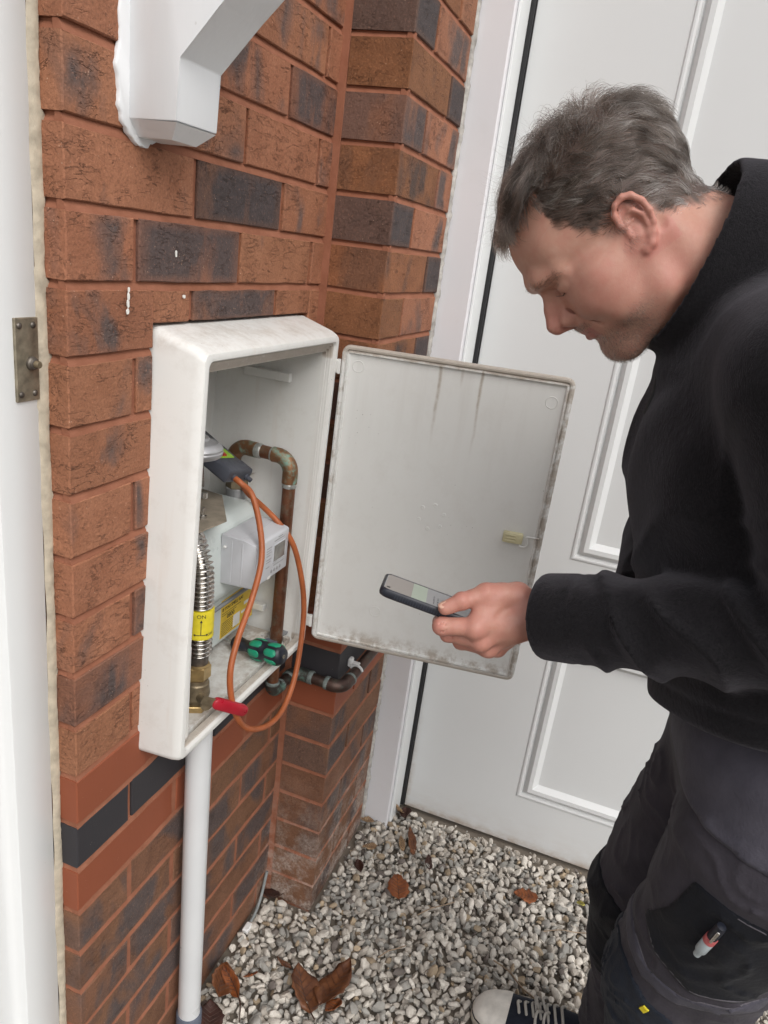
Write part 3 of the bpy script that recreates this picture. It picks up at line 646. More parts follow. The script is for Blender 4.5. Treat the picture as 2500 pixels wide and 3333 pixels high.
# floor with the broken hole the pipe comes through
rr = random.Random(2); hx, hy = .4890, -.0235; n = 34
inner = []; 
for k in range(n):
    a = 2*PI*k/n; r_ = .0275*(1+.20*math.sin(2*a+.6)+.16*math.sin(5*a)+rr.uniform(-.08, .08)); inner.append((hx+r_*math.cos(a)*.86, hy+r_*math.sin(a)))
fx0, fx1, fy0, fy1 = .1275, .5100, -.0455, .1515
def edgept(a):
    c, s = math.cos(a), math.sin(a); t = min((fx1-hx)/c if c > 1e-9 else (fx0-hx)/c if c < -1e-9 else 9, (fy1-hy)/s if s > 1e-9 else (fy0-hy)/s if s < -1e-9 else 9)
    return (hx+c*t, hy+s*t)
outer = [edgept(2*PI*k/n) for k in range(n)]
for cx_, cy_ in ((fx0, fy0), (fx0, fy1), (fx1, fy0), (fx1, fy1)):
    k = min(range(n), key=lambda k: (outer[k][0]-cx_)**2+(outer[k][1]-cy_)**2); outer[k] = (cx_, cy_)
g = G(); g.loft([[(x, y, -.8600) for x, y in inner], [(x, y, -.8498) for x, y in inner], [(x, y, -.8498) for x, y in outer], [(x, y, -.8600) for x, y in outer]], cap0=False, cap1=False)
part('floor_panel', g, M['cabfloor'], mb, smooth=20, loc=(0, 0, 0))
g = G(); g.loft([[(hx-.018+u, hy+v, -.8497+w) for u, v in rrect(-.012, .012, -.014, .014, .011, 4)] for w in (0, .0022)]); part('broken_grommet', g, M['pvcgrey'], mb)
g = G(); g.loft([[(hx+.026+u, hy+.004+v, -.8497+w+u*.5) for u, v in rrect(-.008, .009, -.018, .018, .008, 4)] for w in (.004, .006)]); part('broken_grommet', g, M['indexdark'], mb)
g = G(); g.box(.518, .5292, .0030, .0905, -.3852, -.3700, .001); part('ledge', g, M['cab'], mb, loc=(0, 0, 0))
g = G(); g.box(.500, .5130, .0100, .0480, -.8085, -.7960, .001); part('ledge', g, M['cab'], mb, loc=(0, 0, 0))
g = G(); g.box(.1520, .1600, -.0590, -.0470, -.8480, -.6950, .002); part('inner_rib', g, M['cab'], mb, loc=(0, 0, 0))
for z in (-.348, -.820):
    hx_ = .5505+.02*(z+.30); g = G(); g.box(hx_-.004, hx_+.004, -.0715, -.060, z-.011, z+.011, .0015); g.tube([(hx_, -.0705, z-.012), (hx_, -.0705, z+.012)], .0028, 10); part('hinge', g, M['cab'], mb, loc=(0, 0, 0))
# door leaf, turned a little past square
HO = Vector((.5575, -.0705, -.8605)); dv = Vector((.056, -.379, 0)).normalized(); nv_ = Vector((dv.y, -dv.x, 0))      # nv_ points to the inner face
dfr = frame(HO, dv, Vector((0, 0, 1)), nv_)
def dring(o, d, r): return [(x, z, d) for x, z in rrect(o, .3845-o, o, .5490-o, max(.002, r-o), 4)]
dgl = G(); dgl.loft([dring(.006, -.0135, .016), dring(.001, -.0105, .014), dring(0, -.004, .014), dring(.0012, .0005, .014), dring(.0040, .0018, .014), dring(.0070, .0014, .014), dring(.0082, -.0010, .014), dring(.0092, -.0012, .014), dring(.0102, .0016, .014), dring(.0125, .0016, .014), dring(.0140, -.0014, .014), dring(.020, -.0024, .014), dring(.028, -.0024, .014), dring(.07, -.00245, .014)], xf=dfr)
dgl.v = [(x+.018*(z+.30), y, z) for x, y, z in dgl.v]
dl = part('door', dgl, M['cabdoor'], mb, smooth=28, loc=HO)
def dp(s, z, d=0): p = dfr @ Vector((s, z+.8605, d)); return (p.x+.018*(p.z+.30), p.y, p.z)
g = G()
for k in range(6):
    a = math.radians(20+60*k); g.lathe([(.0038, 0), (.0034, .0008), (.0016, .0010), (.0012, -.001), (0, -.001)], dp(.1905+.0225*math.cos(a), -.5810+.0225*math.sin(a), -.0025), nv_, 10)
part('vent_boss', g, M['cabdoor'], dl, smooth=30, loc=HO)
for s, z in ((.3529, -.3544), (.030, -.345), (.115, -.780)):
    g = G(); P = [dp(s+.0095*math.cos(2*PI*k/28), z+.0095*math.sin(2*PI*k/28), -.0024) for k in range(29)]; g.tube(P, .0007, 6); part('ejector_ring', g, M['cabdoor'], dl, smooth=60, loc=HO)
ltm = simple('ivory_latch_plastic', (.62, .57, .36), .4)
g = G(); g.box(0, .034, -.0095, .0095, 0, .011, .0025, 2, xf=frame(dp(.317, -.5885, -.003), dv, (0, 0, 1), nv_))
for k in range(3): g.box(.004, .022, -.006+k*.005, -.0035+k*.005, .0105, .0125, .0006, xf=frame(dp(.317, -.5885, -.003), dv, (0, 0, 1), nv_))
part('latch', g, ltm, dl, loc=HO)
g = G(); P = [dp(.346, -.594, .005), dp(.3475, -.6005, .005), dp(.353, -.6015, .005), dp(.3585, -.599, .005), dp(.359, -.590, .005), dp(.3575, -.583, .005), dp(.366, -.5825, .005), dp(.3775, -.5825, .004)]; g.tube(cat_rom(P, 5), .0018, 8)
part('latch_hook', g, M['cabdoor'], dl, smooth=180, loc=HO)

# ------------------------------------------------------------------ the gas meter
gm = thing('gas_meter', 'pale grey-green gas meter with a digital index and amber sticker inside the cabinet', 'gas meter', (.42, .09, -.848))
def rbox(x0, x1, y0, y1, z0, z1, r, taper=0, top=0):
    bm = bmesh.new(); bmesh.ops.create_cube(bm, size=1)
    for v in bm.verts:
        t = taper if v.co.z > 0 else 0
        v.co = Vector(((x0+x1)/2+v.co.x*(x1-x0-2*t), (y0+y1)/2+v.co.y*(y1-y0)+(t if v.co.y < 0 else 0), (z0+z1)/2+v.co.z*(z1-z0)))
    bmesh.ops.bevel(bm, geom=bm.edges[:]+bm.verts[:], offset=r, segments=5, profile=.5, affect='EDGES'); return bm
g = G(); g.frombm(rbox(.300, .5130, .0340, .150, -.836, -.736, .012)); part('lower_case', g, M['meter'], gm, smooth=60)
g = G(); g.frombm(rbox(.298, .5150, .0160, .150, -.742, -.5960, .028, .006)); part('upper_case', g, M['meter'], gm, smooth=60)
g = G()
P = [(.296, .150, -.7380), (.296, .024, -.7380), (.306, .0145, -.7380), (.508, .0145, -.7380), (.5170, .024, -.7380), (.5170, .150, -.7380)]; g.tube(P, .0036, 8); part('seam_band', g, M['indexdark'], gm, smooth=60)
g = G(); g.box(.352, .382, .060, .082, -.5995, -.5965, .002); part('pressed_rib', g, M['meter'], gm)
g = G(); g.box(.43, .47, .044, .052, -.6015, -.5975, .002); part('pressed_rib', g, M['meter'], gm)
for x in (.3600, .5060):
    g = G(); g.lathe([(.0185, -.602), (.0185, -.5845), (.0170, -.583), (0, -.583)], (x, .083, 0), (0, 0, 1), 28); part('boss', g, M['zinc'], gm, smooth=40)
    g = G(); g.lathe([(.0185, -.583), (.0195, -.5815), (.0195, -.567), (.0180, -.565), (.011, -.565), (.011, -.545)], (x, .083, 0), (0, 0, 1), 6); part('union_nut', g, M['bronze'], gm, smooth=20)
IX0, IX1, IZ0, IZ1, IY = .3555, .4690, -.6925, -.6165, -.0440
ix = thing  # index housing: a part with its own pieces
g = G()
pr = [(.0200, IZ1+.006), (-.020, IZ1+.0035), (IY+.004, IZ1), (IY, IZ1-.003), (IY, IZ0+.003), (IY+.003, IZ0), (.0200, IZ0-.004)]
bm = bmesh.new(); a = [bm.verts.new((IX0, y, z)) for y, z in pr]; b = [bm.verts.new((IX1, y, z)) for y, z in pr]
bm.faces.new(a); bm.faces.new(b[::-1])
for i in range(len(pr)): bm.faces.new([a[i], b[i], b[(i+1) % len(pr)], a[(i+1) % len(pr)]])
bmesh.ops.bevel(bm, geom=bm.edges[:], offset=.0014, segments=2, profile=.5, affect='EDGES'); g.frombm(bm)
for y in (-.020, -.001): g.box(IX0-.0009, IX0+.001, y, y+.0016, IZ0+.001, IZ1-.001)
g.box(IX0+.003, IX1-.003, -.016, -.0145, IZ1+.002, IZ1+.0042)
idx = part('index_housing', g, M['index'], gm, smooth=30)
g = G(); g.lathe([(.0026, 0), (.0026, .003), (.0015, .004), (0, .004)], (IX0, .012, IZ1-.014), (-1, 0, 0), 10); part('seal_screw', g, M['clip'], idx)
g = G(); g.box(.4155, .4560, IY-.0008, IY+.001, -.6645, -.6350, .0005); part('display', g, M['lcd'], idx, smooth=20)
g = G()
for (x0, x1, z0, z1) in ((.4145, .4570, -.6658, -.6645), (.4145, .4570, -.6350, -.6340), (.4140, .4155, -.6658, -.6340), (.4560, .4575, -.6658, -.6340)): g.box(x0, x1, IY-.0013, IY+.001, z0, z1)
part('display_bezel', g, M['index'], idx)
g = G()
for k, x in enumerate((.4130, .4230, .4325, .4425)):
    g.lathe([(.0034, 0), (.0030, .0006), (0, .0007)], (x, IY, -.6800), (0, -1, 0), 14)
part('button', g, M['inkgrey'], idx)
g = G(); rr = random.Random(9)
for (x0, x1, z) in ((.392, .4085, -.634), (.392, .4065, -.6385), (.392, .409, -.643), (.392, .405, -.6475), (.4170, .452, -.6275), (.430, .446, -.6235), (.392, .4095, -.6545), (.392, .407, -.659), (.4190, .455, -.6715), (.392, .404, -.668)):
    x = x0
    while x < x1:
        w = rr.uniform(.0012, .0030); g.box(x, min(x+w, x1), IY-.0003, IY+.0005, z-.0007, z+.0007); x += w+.0008
part('printed_lines', g, M['inkgrey'], idx, smooth=0)
g = G(); g.box(.4005, .4105, IY-.0005, IY+.001, -.6905, -.6860); part('paper_tag', g, M['paper'], idx, smooth=0)
# amber emergency sticker on the lower case
g = G(); ST = .0337; SX, SZ = -.0125, .0060; g.box(.4040+SX, .5160+SX, ST-.0002, ST+.001, -.8290+SZ, -.7555+SZ); st = part('sticker', g, M['sticker'], gm, smooth=0)
def pr_txt(s, size, x, z, mat, align='LEFT'): text('lettering', s, size, (x+SX, ST-.0004, z+SZ), (1, 0, 0), (0, 0, 1), mat, st, .0002, align)
pr_txt('DANGER', .0135, .4075, -.7640, M['inkred']); pr_txt('IF YOU SMELL GAS', .0085, .4075, -.7750, M['ink'])
pr_txt('0800', .0125, .4240, -.7930, M['ink'])
g = G()
for i, (z, a, b) in enumerate(((-.7825, .4075, .47), (-.7865, .4075, .455), (-.8010, .4075, .462), (-.8045, .4075, .458), (-.8080, .4075, .450), (-.8115, .4075, .462), (-.8150, .4075, .452), (-.8185, .4075, .462), (-.8220, .4075, .447), (-.8255, .4075, .455))):
    x = a
    while x < b:
        w = rr.uniform(.0015, .0055); g.box(x+SX, min(x+w, b)+SX, ST-.0004, ST, z-.0006+SZ, z+.0006+SZ); x += w+.0011
part('small_print', g, M['ink'], st, smooth=0)
g = G(); [g.box(a_+SX, b_+SX, ST-.0006, ST+.0005, c_+SZ, d_+SZ) for a_, b_, c_, d_ in ((.4460, .4690, -.8240, -.8000), (.482, .510, -.7935, -.7875), (.474, .497, -.8080, -.8030))]; part('paper_label', g, M['paper'], st, smooth=0)

# ------------------------------------------------------------------ regulator, flexible connector and shut-off valve on the supply side
rg = thing('gas_regulator', 'round dull silver gas regulator above the meter at the left of the cabinet', 'regulator', (.246, .01, -.50))
RX, RY = .2480, .0050
g = G(); g.lathe([(.010, -.520), (.010, -.4620), (.022, -.4600), (.0345, -.4555), (.0375, -.4520), (.0382, -.4480), (.0372, -.4462), (.0378, -.4435), (.0360, -.4400), (.0300, -.4355), (.0285, -.4362), (.0190, -.4320), (.0175, -.4285), (.0100, -.4265), (.0095, -.3950), (.0120, -.3940), (.0120, -.3860), (.0, -.3850)], (RX, RY, 0), (0, 0, 1), 40)
part('diaphragm_case', g, M['zinc'], rg, smooth=35)
g = G(); g.tube([(RX+.004, RY-.008, -.455), (RX+.005, RY-.011, -.50)], .0022, 8); g.lathe([(.0045, 0), (.0045, .008), (0, .008)], (RX+.006, RY-.014, -.517), (0, 0, 1), 6); part('test_screw', g, M['steel'], rg)
g = G(); g.tube(cat_rom([(RX, RY, -.515), (RX, RY+.01, -.545), (RX+.02, RY+.03, -.558), (.30, .06, -.560), (.345, .083, -.560)], 5), .0135, 16); part('inlet_elbow', g, M['bronze'], rg, smooth=60)
bk = thing('meter_bracket', 'khaki metal bracket plate bridging the top of the meter', 'bracket', (.36, .05, -.56))
g = G(); pl = [(.215, -.012), (.300, -.020), (.395, .046), (.410, .150), (.215, .150)]
g.prism(pl, .0025, frame((0, 0, -.5640), (1, 0, 0), (0, 1, 0), (0, 0, 1))); g.box(.215, .218, -.012, .15, -.60, -.5625)
part('plate', g, M['khaki'], bk)
g = G(); g.lathe([(.0055, 0), (.0055, .004), (.0025, .004), (.0025, .016), (0, .017)], (.286, .012, -.5615), (0, 0, 1), 6); part('bolt', g, M['steel'], bk)
fx = thing('flexible_connector', 'corrugated stainless steel gas hose with a yellow on-off sleeve', 'pipe', (.24, -.02, -.76))
P = np.array(cat_rom([(.300, .062, -.572), (.268, .030, -.5745), (.246, .000, -.588), (.2385, -.016, -.612), (.2378, -.0195, -.640), (.2385, -.02, -.68), (.2395, -.02, -.756)], 40))
seg = np.r_[0, np.cumsum(np.linalg.norm(np.diff(P, axis=0), axis=1))]; s = np.linspace(0, seg[-1], 36*10+1); P = np.stack([np.interp(s, seg, P[:, k]) for k in range(3)], 1)
g = G(); g.tube(P, list(.0162+.0034*np.cos(2*PI*s/(seg[-1]/36))), 22); part('corrugated_hose', g, M['steel'], fx, smooth=180)
g = G(); g.tube([(.2393, -.02, z) for z in np.linspace(-.7255, -.680, 12)], [.0204+.0004*math.sin(k*2.2) for k in range(12)], 28); slv = part('sleeve', g, M['yellow'], fx, smooth=60)
va = Vector((-.80, -.60, 0)).normalized(); vt = Vector((-va.y*-1, -va.x, 0)); vt = Vector((va.y, -va.x, 0)) * -1
if vt.x < 0: vt = -vt
def slv_txt(s_, size, u, z):                                    # wrap print round the sleeve
    c = bpy.data.curves.new('t', 'FONT'); c.body = s_; c.size = size; c.align_x = 'CENTER'; c.align_y = 'CENTER'
    t = bpy.data.objects.new('t', c); COL.objects.link(t); bpy.context.view_layer.update()
    me = bpy.data.meshes.new_from_object(t.evaluated_get(bpy.context.evaluated_depsgraph_get())); bpy.data.objects.remove(t); bpy.data.curves.remove(c)
    g.add([sl(u+v.co.x, z+v.co.y) for v in me.vertices], [list(p.vertices) for p in me.polygons]); bpy.data.meshes.remove(me)
def sl(u, z):
    a = u/.0208; return tuple(Vector((.2393, -.02, z))+(va*math.cos(a)+vt*math.sin(a))*.0211)
g = G(); slv_txt('ON', .0085, 0, -.6865); slv_txt('OFF', .0062, .0150, -.7165)
def bar(u0, u1, z0, z1, n=6): g.add([sl(u0+(u1-u0)*k/n, z) for z in (z0, z1) for k in range(n+1)], [[k, k+1, n+2+k, n+1+k] for k in range(n)])
bar(-.0005, .0005, -.7165, -.6940, 1); bar(-.0095, .0095, -.7170, -.7160, 10)
for (p, q, r_) in (((0, -.6915), (-.0022, -.6960), (.0022, -.6960)), ((.0112, -.7165), (.0078, -.7145), (.0078, -.7185)), ((-.0112, -.7165), (-.0078, -.7185), (-.0078, -.7145))): g.add([sl(*p), sl(*q), sl(*r_)], [[0, 1, 2]])
part('lettering', g, M['ink'], slv, smooth=0)
vv = thing('shut_off_valve', 'tarnished brass shut-off valve with a red lever on the cabinet floor', 'valve', (.235, -.022, -.85))
g = G(); g.lathe([(.0140, -.7540), (.0148, -.7570), (.0148, -.7740), (.0135, -.776)], (.2390, -.0205, 0), (0, 0, 1), 24); part('ferrule', g, M['brass_dark'], vv, smooth=40)
g = G(); g.lathe([(.0165, -.7745), (.0200, -.7765), (.0200, -.7960), (.0185, -.7980)], (.2380, -.0205, 0), (0, 0, 1), 6); g.lathe([(.0150, -.7730), (.0178, -.7745), (.0178, -.7760)], (.2380, -.0205, 0), (0, 0, 1), 24); part('union_nut', g, M['brass'], vv, smooth=20)
g = G(); g.lathe([(.0170, -.7985), (.0170, -.804), (.0190, -.806), (.0190, -.812), (.0200, -.818), (.0205, -.824), (.0190, -.832), (.0155, -.836), (.0155, -.842)], (.2365, -.021, 0), (0, 0, 1), 24); part('body', g, M['bronze'], vv, smooth=40)
g = G(); g.lathe([(.0200, -.8395), (.0215, -.8410), (.0215, -.8490), (.0205, -.8500)], (.2355, -.021, 0), (0, 0, 1), 6); part('base_nut', g, M['brass'], vv, smooth=20)
g = G(); g.lathe([(.0075, 0), (.0075, .022), (.0095, .0225), (.0095, .027), (0, .028)], (.2270, -.0330, -.822), (-.55, -.83, 0), 14); part('spindle', g, M['bronze'], vv, smooth=40)
lv = Vector((.0700, -.0420, -.0480)); ld = lv.normalized(); lu = Vector((0, 0, 1)); lu = (lu-ld*lu.dot(ld)).normalized(); ln = ld.cross(lu)
lo = Vector((.2080, -.0610, -.8110))
g = G(); g.loft([[(x, y, z) for x, y in rrect(-.004, .062, -.0078, .0078, .0075, 5)] for z in (-.0028, -.0040, .0040, .0028)][0:1]+[[(x, y, z) for x, y in rrect(-.004-e, .062+e, -.0078-e, .0078+e, .0075+e, 5)] for z, e in ((-.0036, .001), (.0036, .001), (.0046, 0))], xf=frame(lo+ld*.012, ld, lu, ln)); lvp = part('lever', g, M['red_lever'], vv, smooth=50)
g = G(); g.box(-.014, .012, -.006, .006, -.0014, .0014, xf=frame(lo, ld, lu, ln)); part('lever_shank', g, M['bronze'], vv)

# ------------------------------------------------------------------ copper pipe inside the cabinet and out along the wall
cp = thing('copper_gas_pipe', 'old copper gas pipe rising from the cabinet floor and running round the brick nib', 'pipe', (.49, -.02, -.97))
def arc(c, u, v, r, a0=0, a1=90, n=8): c, u, v = Vector(c), Vector(u), Vector(v); return [tuple(c+u*r*math.cos(math.radians(a0+(a1-a0)*k/n))+v*r*math.sin(math.radians(a0+(a1-a0)*k/n))) for k in range(n+1)]
px, py, PR = .4905, -.0265, .0112
def seg_(name, pts, r, mat): g = G(); g.tube(pts, r, 18); return part(name, g, M[mat], cp, smooth=60)
seg_('riser', [(px, py, -.957), (px, py, -.545)], PR, 'copper')
el = arc((px, py+.026, -.530), (0, -1, 0), (0, 0, 1), .026, 0, 90, 10); el = [(px, py, -.548)]+el+[(px, py+.034, -.504)]
seg_('elbow', el, [.0133]*len(el), 'copper_elbow')
seg_('pipe_length', [(px, py+.03, -.504), (px+.003, .062, -.504)], PR, 'copper')
el = [(px+.0015, .040, -.504)]+arc((px+.004, .060, -.530), (0, 0, 1), (0, 1, 0), .026, 0, 90, 10)+[(px+.006, .086, -.552)]
seg_('elbow', el, [.0133]*len(el), 'copper_elbow')
for a, b, r_, m_ in (((px, py, -.556), (px, py, -.5475), .0127, 'solder'), ((px, py+.031, -.504), (px, py+.0375, -.504), .0127, 'solder'), ((px+.001, .030, -.504), (px+.001, .042, -.504), .0131, 'solder'), ((px+.006, .086, -.562), (px+.006, .085, -.550), .0137, 'solder')):
    g = G(); a, b = Vector(a), Vector(b); g.tube([a.lerp(b, t) for t in (0, .2, .5, .8, 1)], [r_*.93, r_, r_*.985, r_*1.02, r_*.94], 16); part('solder_ring', g, M[m_], cp, smooth=60)
g = G(); rr = random.Random(6); n = 13
g.add([(px+.018+.034*(i/12)-.010*j*(1-i/12), .074-.028*(i/12)*(1-j)-.006*j, -.556-.004*j-.002*(i/12)+rr.uniform(-.0025, .0025)) for j in (0, 1) for i in range(n)], [[i, i+1, n+i+1, n+i] for i in range(n-1)])
part('foil_tail', g, M['foil'], cp, smooth=0)
ez = -.9660
el = [(px, py, -.940)]+arc((px+.022, py, ez+.022), (-1, 0, 0), (0, 0, -1), .022, 0, 90, 8)+[(px+.034, py-.0005, ez)]
seg_('elbow', el, [.0134]*len(el), 'copper_dv')
seg_('pipe_length', [(px+.03, py, ez), (.566, py-.002, ez-.001)], PR, 'copper_dark')
el = [(.554, py-.002, ez-.001)]+arc((.562, py-.022, ez-.001), (0, 1, 0), (1, 0, 0), .021, 0, 90, 8)+[(.583, -.062, ez-.002)]
seg_('elbow', el, [.0134]*len(el), 'copper_dv')
seg_('pipe_length', [(.583, -.058, ez-.002), (.583, -.118, ez-.004)], PR, 'copper_dark')
el = [(.583, -.104, ez-.0035)]+arc((.605, -.112, ez-.004), (-1, 0, 0), (0, -1, 0), .022, 0, 90, 8)+[(.622, -.1345, ez-.004)]
seg_('elbow', el, [.0134]*len(el), 'copper_dark')
seg_('pipe_length', [(.62, -.1345, ez-.004), (.905, -.136, ez+.002)], PR, 'copper_dark')
for a, b in (((px, py, -.946), (px, py, -.939)), ((px+.028, py, ez), (px+.036, py, ez)), ((.553, py-.002, ez-.001), (.560, py-.002, ez-.001)), ((.583, -.061, ez-.002), (.583, -.071, ez-.002)), ((.583, -.097, ez-.003), (.583, -.106, ez-.003)), ((.617, -.1345, ez-.004), (.626, -.1345, ez-.004))):
    g = G(); a, b = Vector(a), Vector(b); g.tube([a.lerp(b, t) for t in (0, .25, .5, .75, 1)], [.0128, .0140, .0136, .0141, .0128], 16); part('solder_ring', g, M['solder_grey'], cp, smooth=60)
pc = thing('pipe_clip', 'small white plastic pipe clip on the outer face of the brick nib', 'clip', (.655, -.12, -.955))
g = G(); g.tube(arc((.655, -.1345, ez-.003), (0, 0, 1), (0, -1, 0), .0135, -70, 75, 10), .0028, 8); g.box(.6475, .6635, -.1245, -.1155, ez+.006, ez+.024, .002); g.box(.650, .661, -.140, -.122, ez+.0125, ez+.017, .0015)
part('clip_body', g, M['clip'], pc, smooth=40)

# ------------------------------------------------------------------ white service pipe below the cabinet
wp = thing('service_pipe', 'smooth white plastic service pipe running from the cabinet down to the gravel', 'pipe', (.25, -.024, GZ))
g = G(); g.tube([(.2360, -.0300, -.862), (.2365, -.0300, -.90), (.2480, -.0290, -1.500), (.2490, -.029, -1.535)], .0203, 32); part('duct', g, M['pvc'], wp, smooth=60)
g = G(); g.tube([(.2487, -.029, -1.522), (.2487, -.029, -1.5235), (.2495, -.029, -1.59)], [.0225, .0235, .0235], 28); part('coupling', g, M['pvcgrey'], wp, smooth=40)

# ------------------------------------------------------------------ leak tester with its hose
tt = thing('gas_leak_tester', 'dark grey handheld pressure tester with a lime label and red button resting on the bracket', 'tester', (.40, .03, -.55))
ef = Vector((.3600, .0120, -.5050)); ex = Vector((.0740, 0, -.0145)).normalized()
ax = Vector((0, .90, .43)); ax = (ax-ex*ax.dot(ex)).normalized(); up = ex.cross(ax)
if up.z < 0: up = -up
W, Hh, LL = .0745, .0240, .128
tf = frame(ef, ex, up, ax)           # local x across, y up the end face, z along the body
def tring(z, e=0.0, dy=0.0): return [(x, y, z) for x, y in rrect(e, W-e, -Hh+e, -e+dy, .004, 3)]
g = G(); g.loft([tring(-.0012, .0028), tring(0, .0012), tring(.0015), tring(.024), tring(.030, 0, -.0015), tring(LL), tring(LL+.003, .002)], xf=tf); tb = part('case', g, M['gray_case'], tt, smooth=40)
g = G(); g.loft([[(x, y, z) for x, z in rrect(.013, W-.012, .034, LL-.004, .003, 3)] for y in (-.0020, -.0008)], xf=tf); part('label', g, M['lime'], tb)
g = G(); g.loft([[(x, y, z) for x, z in rrect(.024, .046, .038, .052, .006, 4)] for y in (-.001, .0003)], xf=tf); part('button', g, M['redbtn'], tb)
g = G(); rr = random.Random(3)
for z, a, b in ((.062, .024, .050), (.080, .018, .056), (.0865, .018, .050), (.100, .016, .056)):
    x = a
    while x < b: w = rr.uniform(.002, .005); g.box(x, min(x+w, b), -.0009, -.0005, z-.0011, z+.0011, xf=tf); x += w+.0009
part('printed_lines', g, M['ink'], tb, smooth=0)
for x in (.0200, .0600):
    g = G(); g.lathe([(.0058, 0), (.0058, .004), (.0040, .0045), (.0040, .012), (.0026, .0125), (.0022, .004)], tuple(tf @ Vector((x, -.0130, 0))), -ax, 14); part('nozzle', g, M['gray_case'], tb, smooth=40)
n0 = tf @ Vector((.0200, -.0130, -.006))
hs_ = thing('rubber_hose', 'orange rubber test hose looping down out of the cabinet', 'hose', (.40, -.06, -.93))
HP = [tuple(n0+ax*.004), tuple(n0-ax*.012), (.3850, -.014, -.546), (.3655, -.042, -.588), (.3420, -.0605, -.632), (.3110, -.0655, -.682), (.2690, -.0680, -.735), (.2440, -.0730, -.780), (.2520, -.0780, -.842), (.2860, -.0830, -.897), (.3440, -.0880, -.930), (.4060, -.0880, -.938), (.4540, -.0850, -.905), (.4820, -.0800, -.845), (.4950, -.0740, -.775), (.4880, -.0660, -.712), (.4760, -.0500, -.650), (.4640, -.0240, -.612), (.4720, .0150, -.592), (.4860, .0480, -.583), (.4980, .0650, -.578)]
g = G(); g.tube(cat_rom(HP, 10), .0049, 16); part('hose_tube', g, M['hose'], hs_, smooth=180)
sdv = thing('screwdriver', 'black and green gripped screwdriver lying across the cabinet floor', 'screwdriver', (.405, -.03, -.842))
a = Vector((.4145, .0180, -.8340)); b = Vector((.4000, -.0860, -.8230)); d = (b-a).normalized(); LN = (b-a).length; sdp = [(r_*1.2, z_) for r_, z_ in ((.0085, 0), (.0108, .003), (.0108, .012), (.0085, .026), (.0092, .034), (.0145, .046), (.0158, .058), (.0142, .068), (.0128, .073), (.0150, .082), (.0158, .090), (.0148, .098), (.0110, LN+.000), (.0, LN+.001))]
g = G(); g.lathe(sdp, a, d, 6*4); hd = part('handle', g, M['sd_black'], sdv, smooth=60)
q = d.to_track_quat('Z', 'Y').to_matrix()
def srad(t): return float(np.interp(t, [p[1] for p in sdp[:-1]], [p[0] for p in sdp[:-1]]))
for (c, ln_, off) in ((.053, .0130, 0), (.087, .0125, 30)):
    for k in range(6):
        g = G(); a0 = math.radians(k*60+off); pts = rrect(-ln_, ln_, -.0066, .0066, .0062, 4); n = len(pts)
        def sp(t, w, h): r_ = srad(c+t)+h; al = a0+w/.0180; return tuple(a+q @ Vector((r_*math.cos(al), r_*math.sin(al), c+t)))
        g.loft([[sp(t*k_, w*k_, h) for t, w in pts] for k_, h in ((1, -.001), (1, .0004), (.93, .0009), (.5, .0010), (.05, .0011))]); part('grip_pad', g, M['sd_green'], hd, smooth=60)
g = G(); g.tube([a-d*.07, a+d*.005], .0032, 12); part('shaft', g, M['steel'], sdv, smooth=60)
g = G(); g.lathe([(.0035, 0), (.0035, .0008), (.0018, .0009), (.0016, -.002), (0, -.002)], tuple(b+d*.0005), d, 14); part('end_ring', g, M['brass_old'], hd)

# ------------------------------------------------------------------ dead leaves, twigs and a cable end on the gravel
def leaf(name, label, x, y, size, w, rot, mat, curl=.25, tilt=(.1, .1), fold=.25, z=.014, cat='leaf', group='dead leaves on the gravel', lob=0.0):
    n, m = 11, 3; V = []; F = []
    for i in range(n+1):
        t = i/n; hw = w*(math.sin(PI*min(1, t**.8))**.8+.02)*(1+lob*math.sin(t*23)*.5)
        for j in range(-m, m+1):
            u = j/m; V.append((u*hw*size*(1+.06*math.sin(31*t+x*90)), (t-.5)*size, abs(u)*hw*size*fold*1.1+curl*size*((t-.5)**2)*1.0+size*(.045*math.sin(7*t+3*u+x*50)*abs(u)+.022*math.sin(19*t+9*u+y*70)*abs(u)+.012*math.sin(40*t*abs(u)+x*30))))
    k = 2*m+1
    for i in range(n):
        for j in range(2*m): F.append([i*k+j, i*k+j+1, (i+1)*k+j+1, (i+1)*k+j])
    R = Matrix.Translation((x, y, GZ+z)) @ Matrix.Rotation(math.radians(rot), 4, 'Z') @ Matrix.Rotation(tilt[0], 4, 'X') @ Matrix.Rotation(tilt[1], 4, 'Y')
    o = thing(name, label, cat, (x, y, GZ+z), group)
    g = G(); g.add(V, F, R); b = part('blade', g, mat, o, smooth=180)
    md = b.modifiers.new('thickness', 'SOLIDIFY'); md.thickness = .0006
    g = G(); g.tube([R @ Vector((0, (t-.5)*size, -.0002+curl*size*((t-.5)**2)*1.0)) for t in np.linspace(-.16, .97, 10)], list(np.linspace(.0011, .0004, 10)*max(.7, size/.08)), 6)
    for t in np.linspace(.2, .75, 5):
        for sgn in (-1, 1):
            hw = w*math.sin(PI*t**.8)**.8*size*.86
            g.tube([R @ Vector((sgn*hw*s_, (t-.5+.16*s_)*size, .0008+s_*hw*fold*1.1+.002+curl*size*((t-.5+.1*s_)**2)*1.0)) for s_ in (0, .5, 1)], [.0005, .0004, .0002], 5)
    part('vein', g, M['vein'], o, smooth=60)
def ang(x0, y0, x1, y1): return math.degrees(math.atan2(-(x1-x0), y1-y0))
leaf('dead_leaf', 'large brown veined leaf in the gravel, left half of a pair', .409, -.190, .105, .30, ang(.372, -.221, .446, -.159), M['leaf'], .3, (.10, .35), .35, .016)
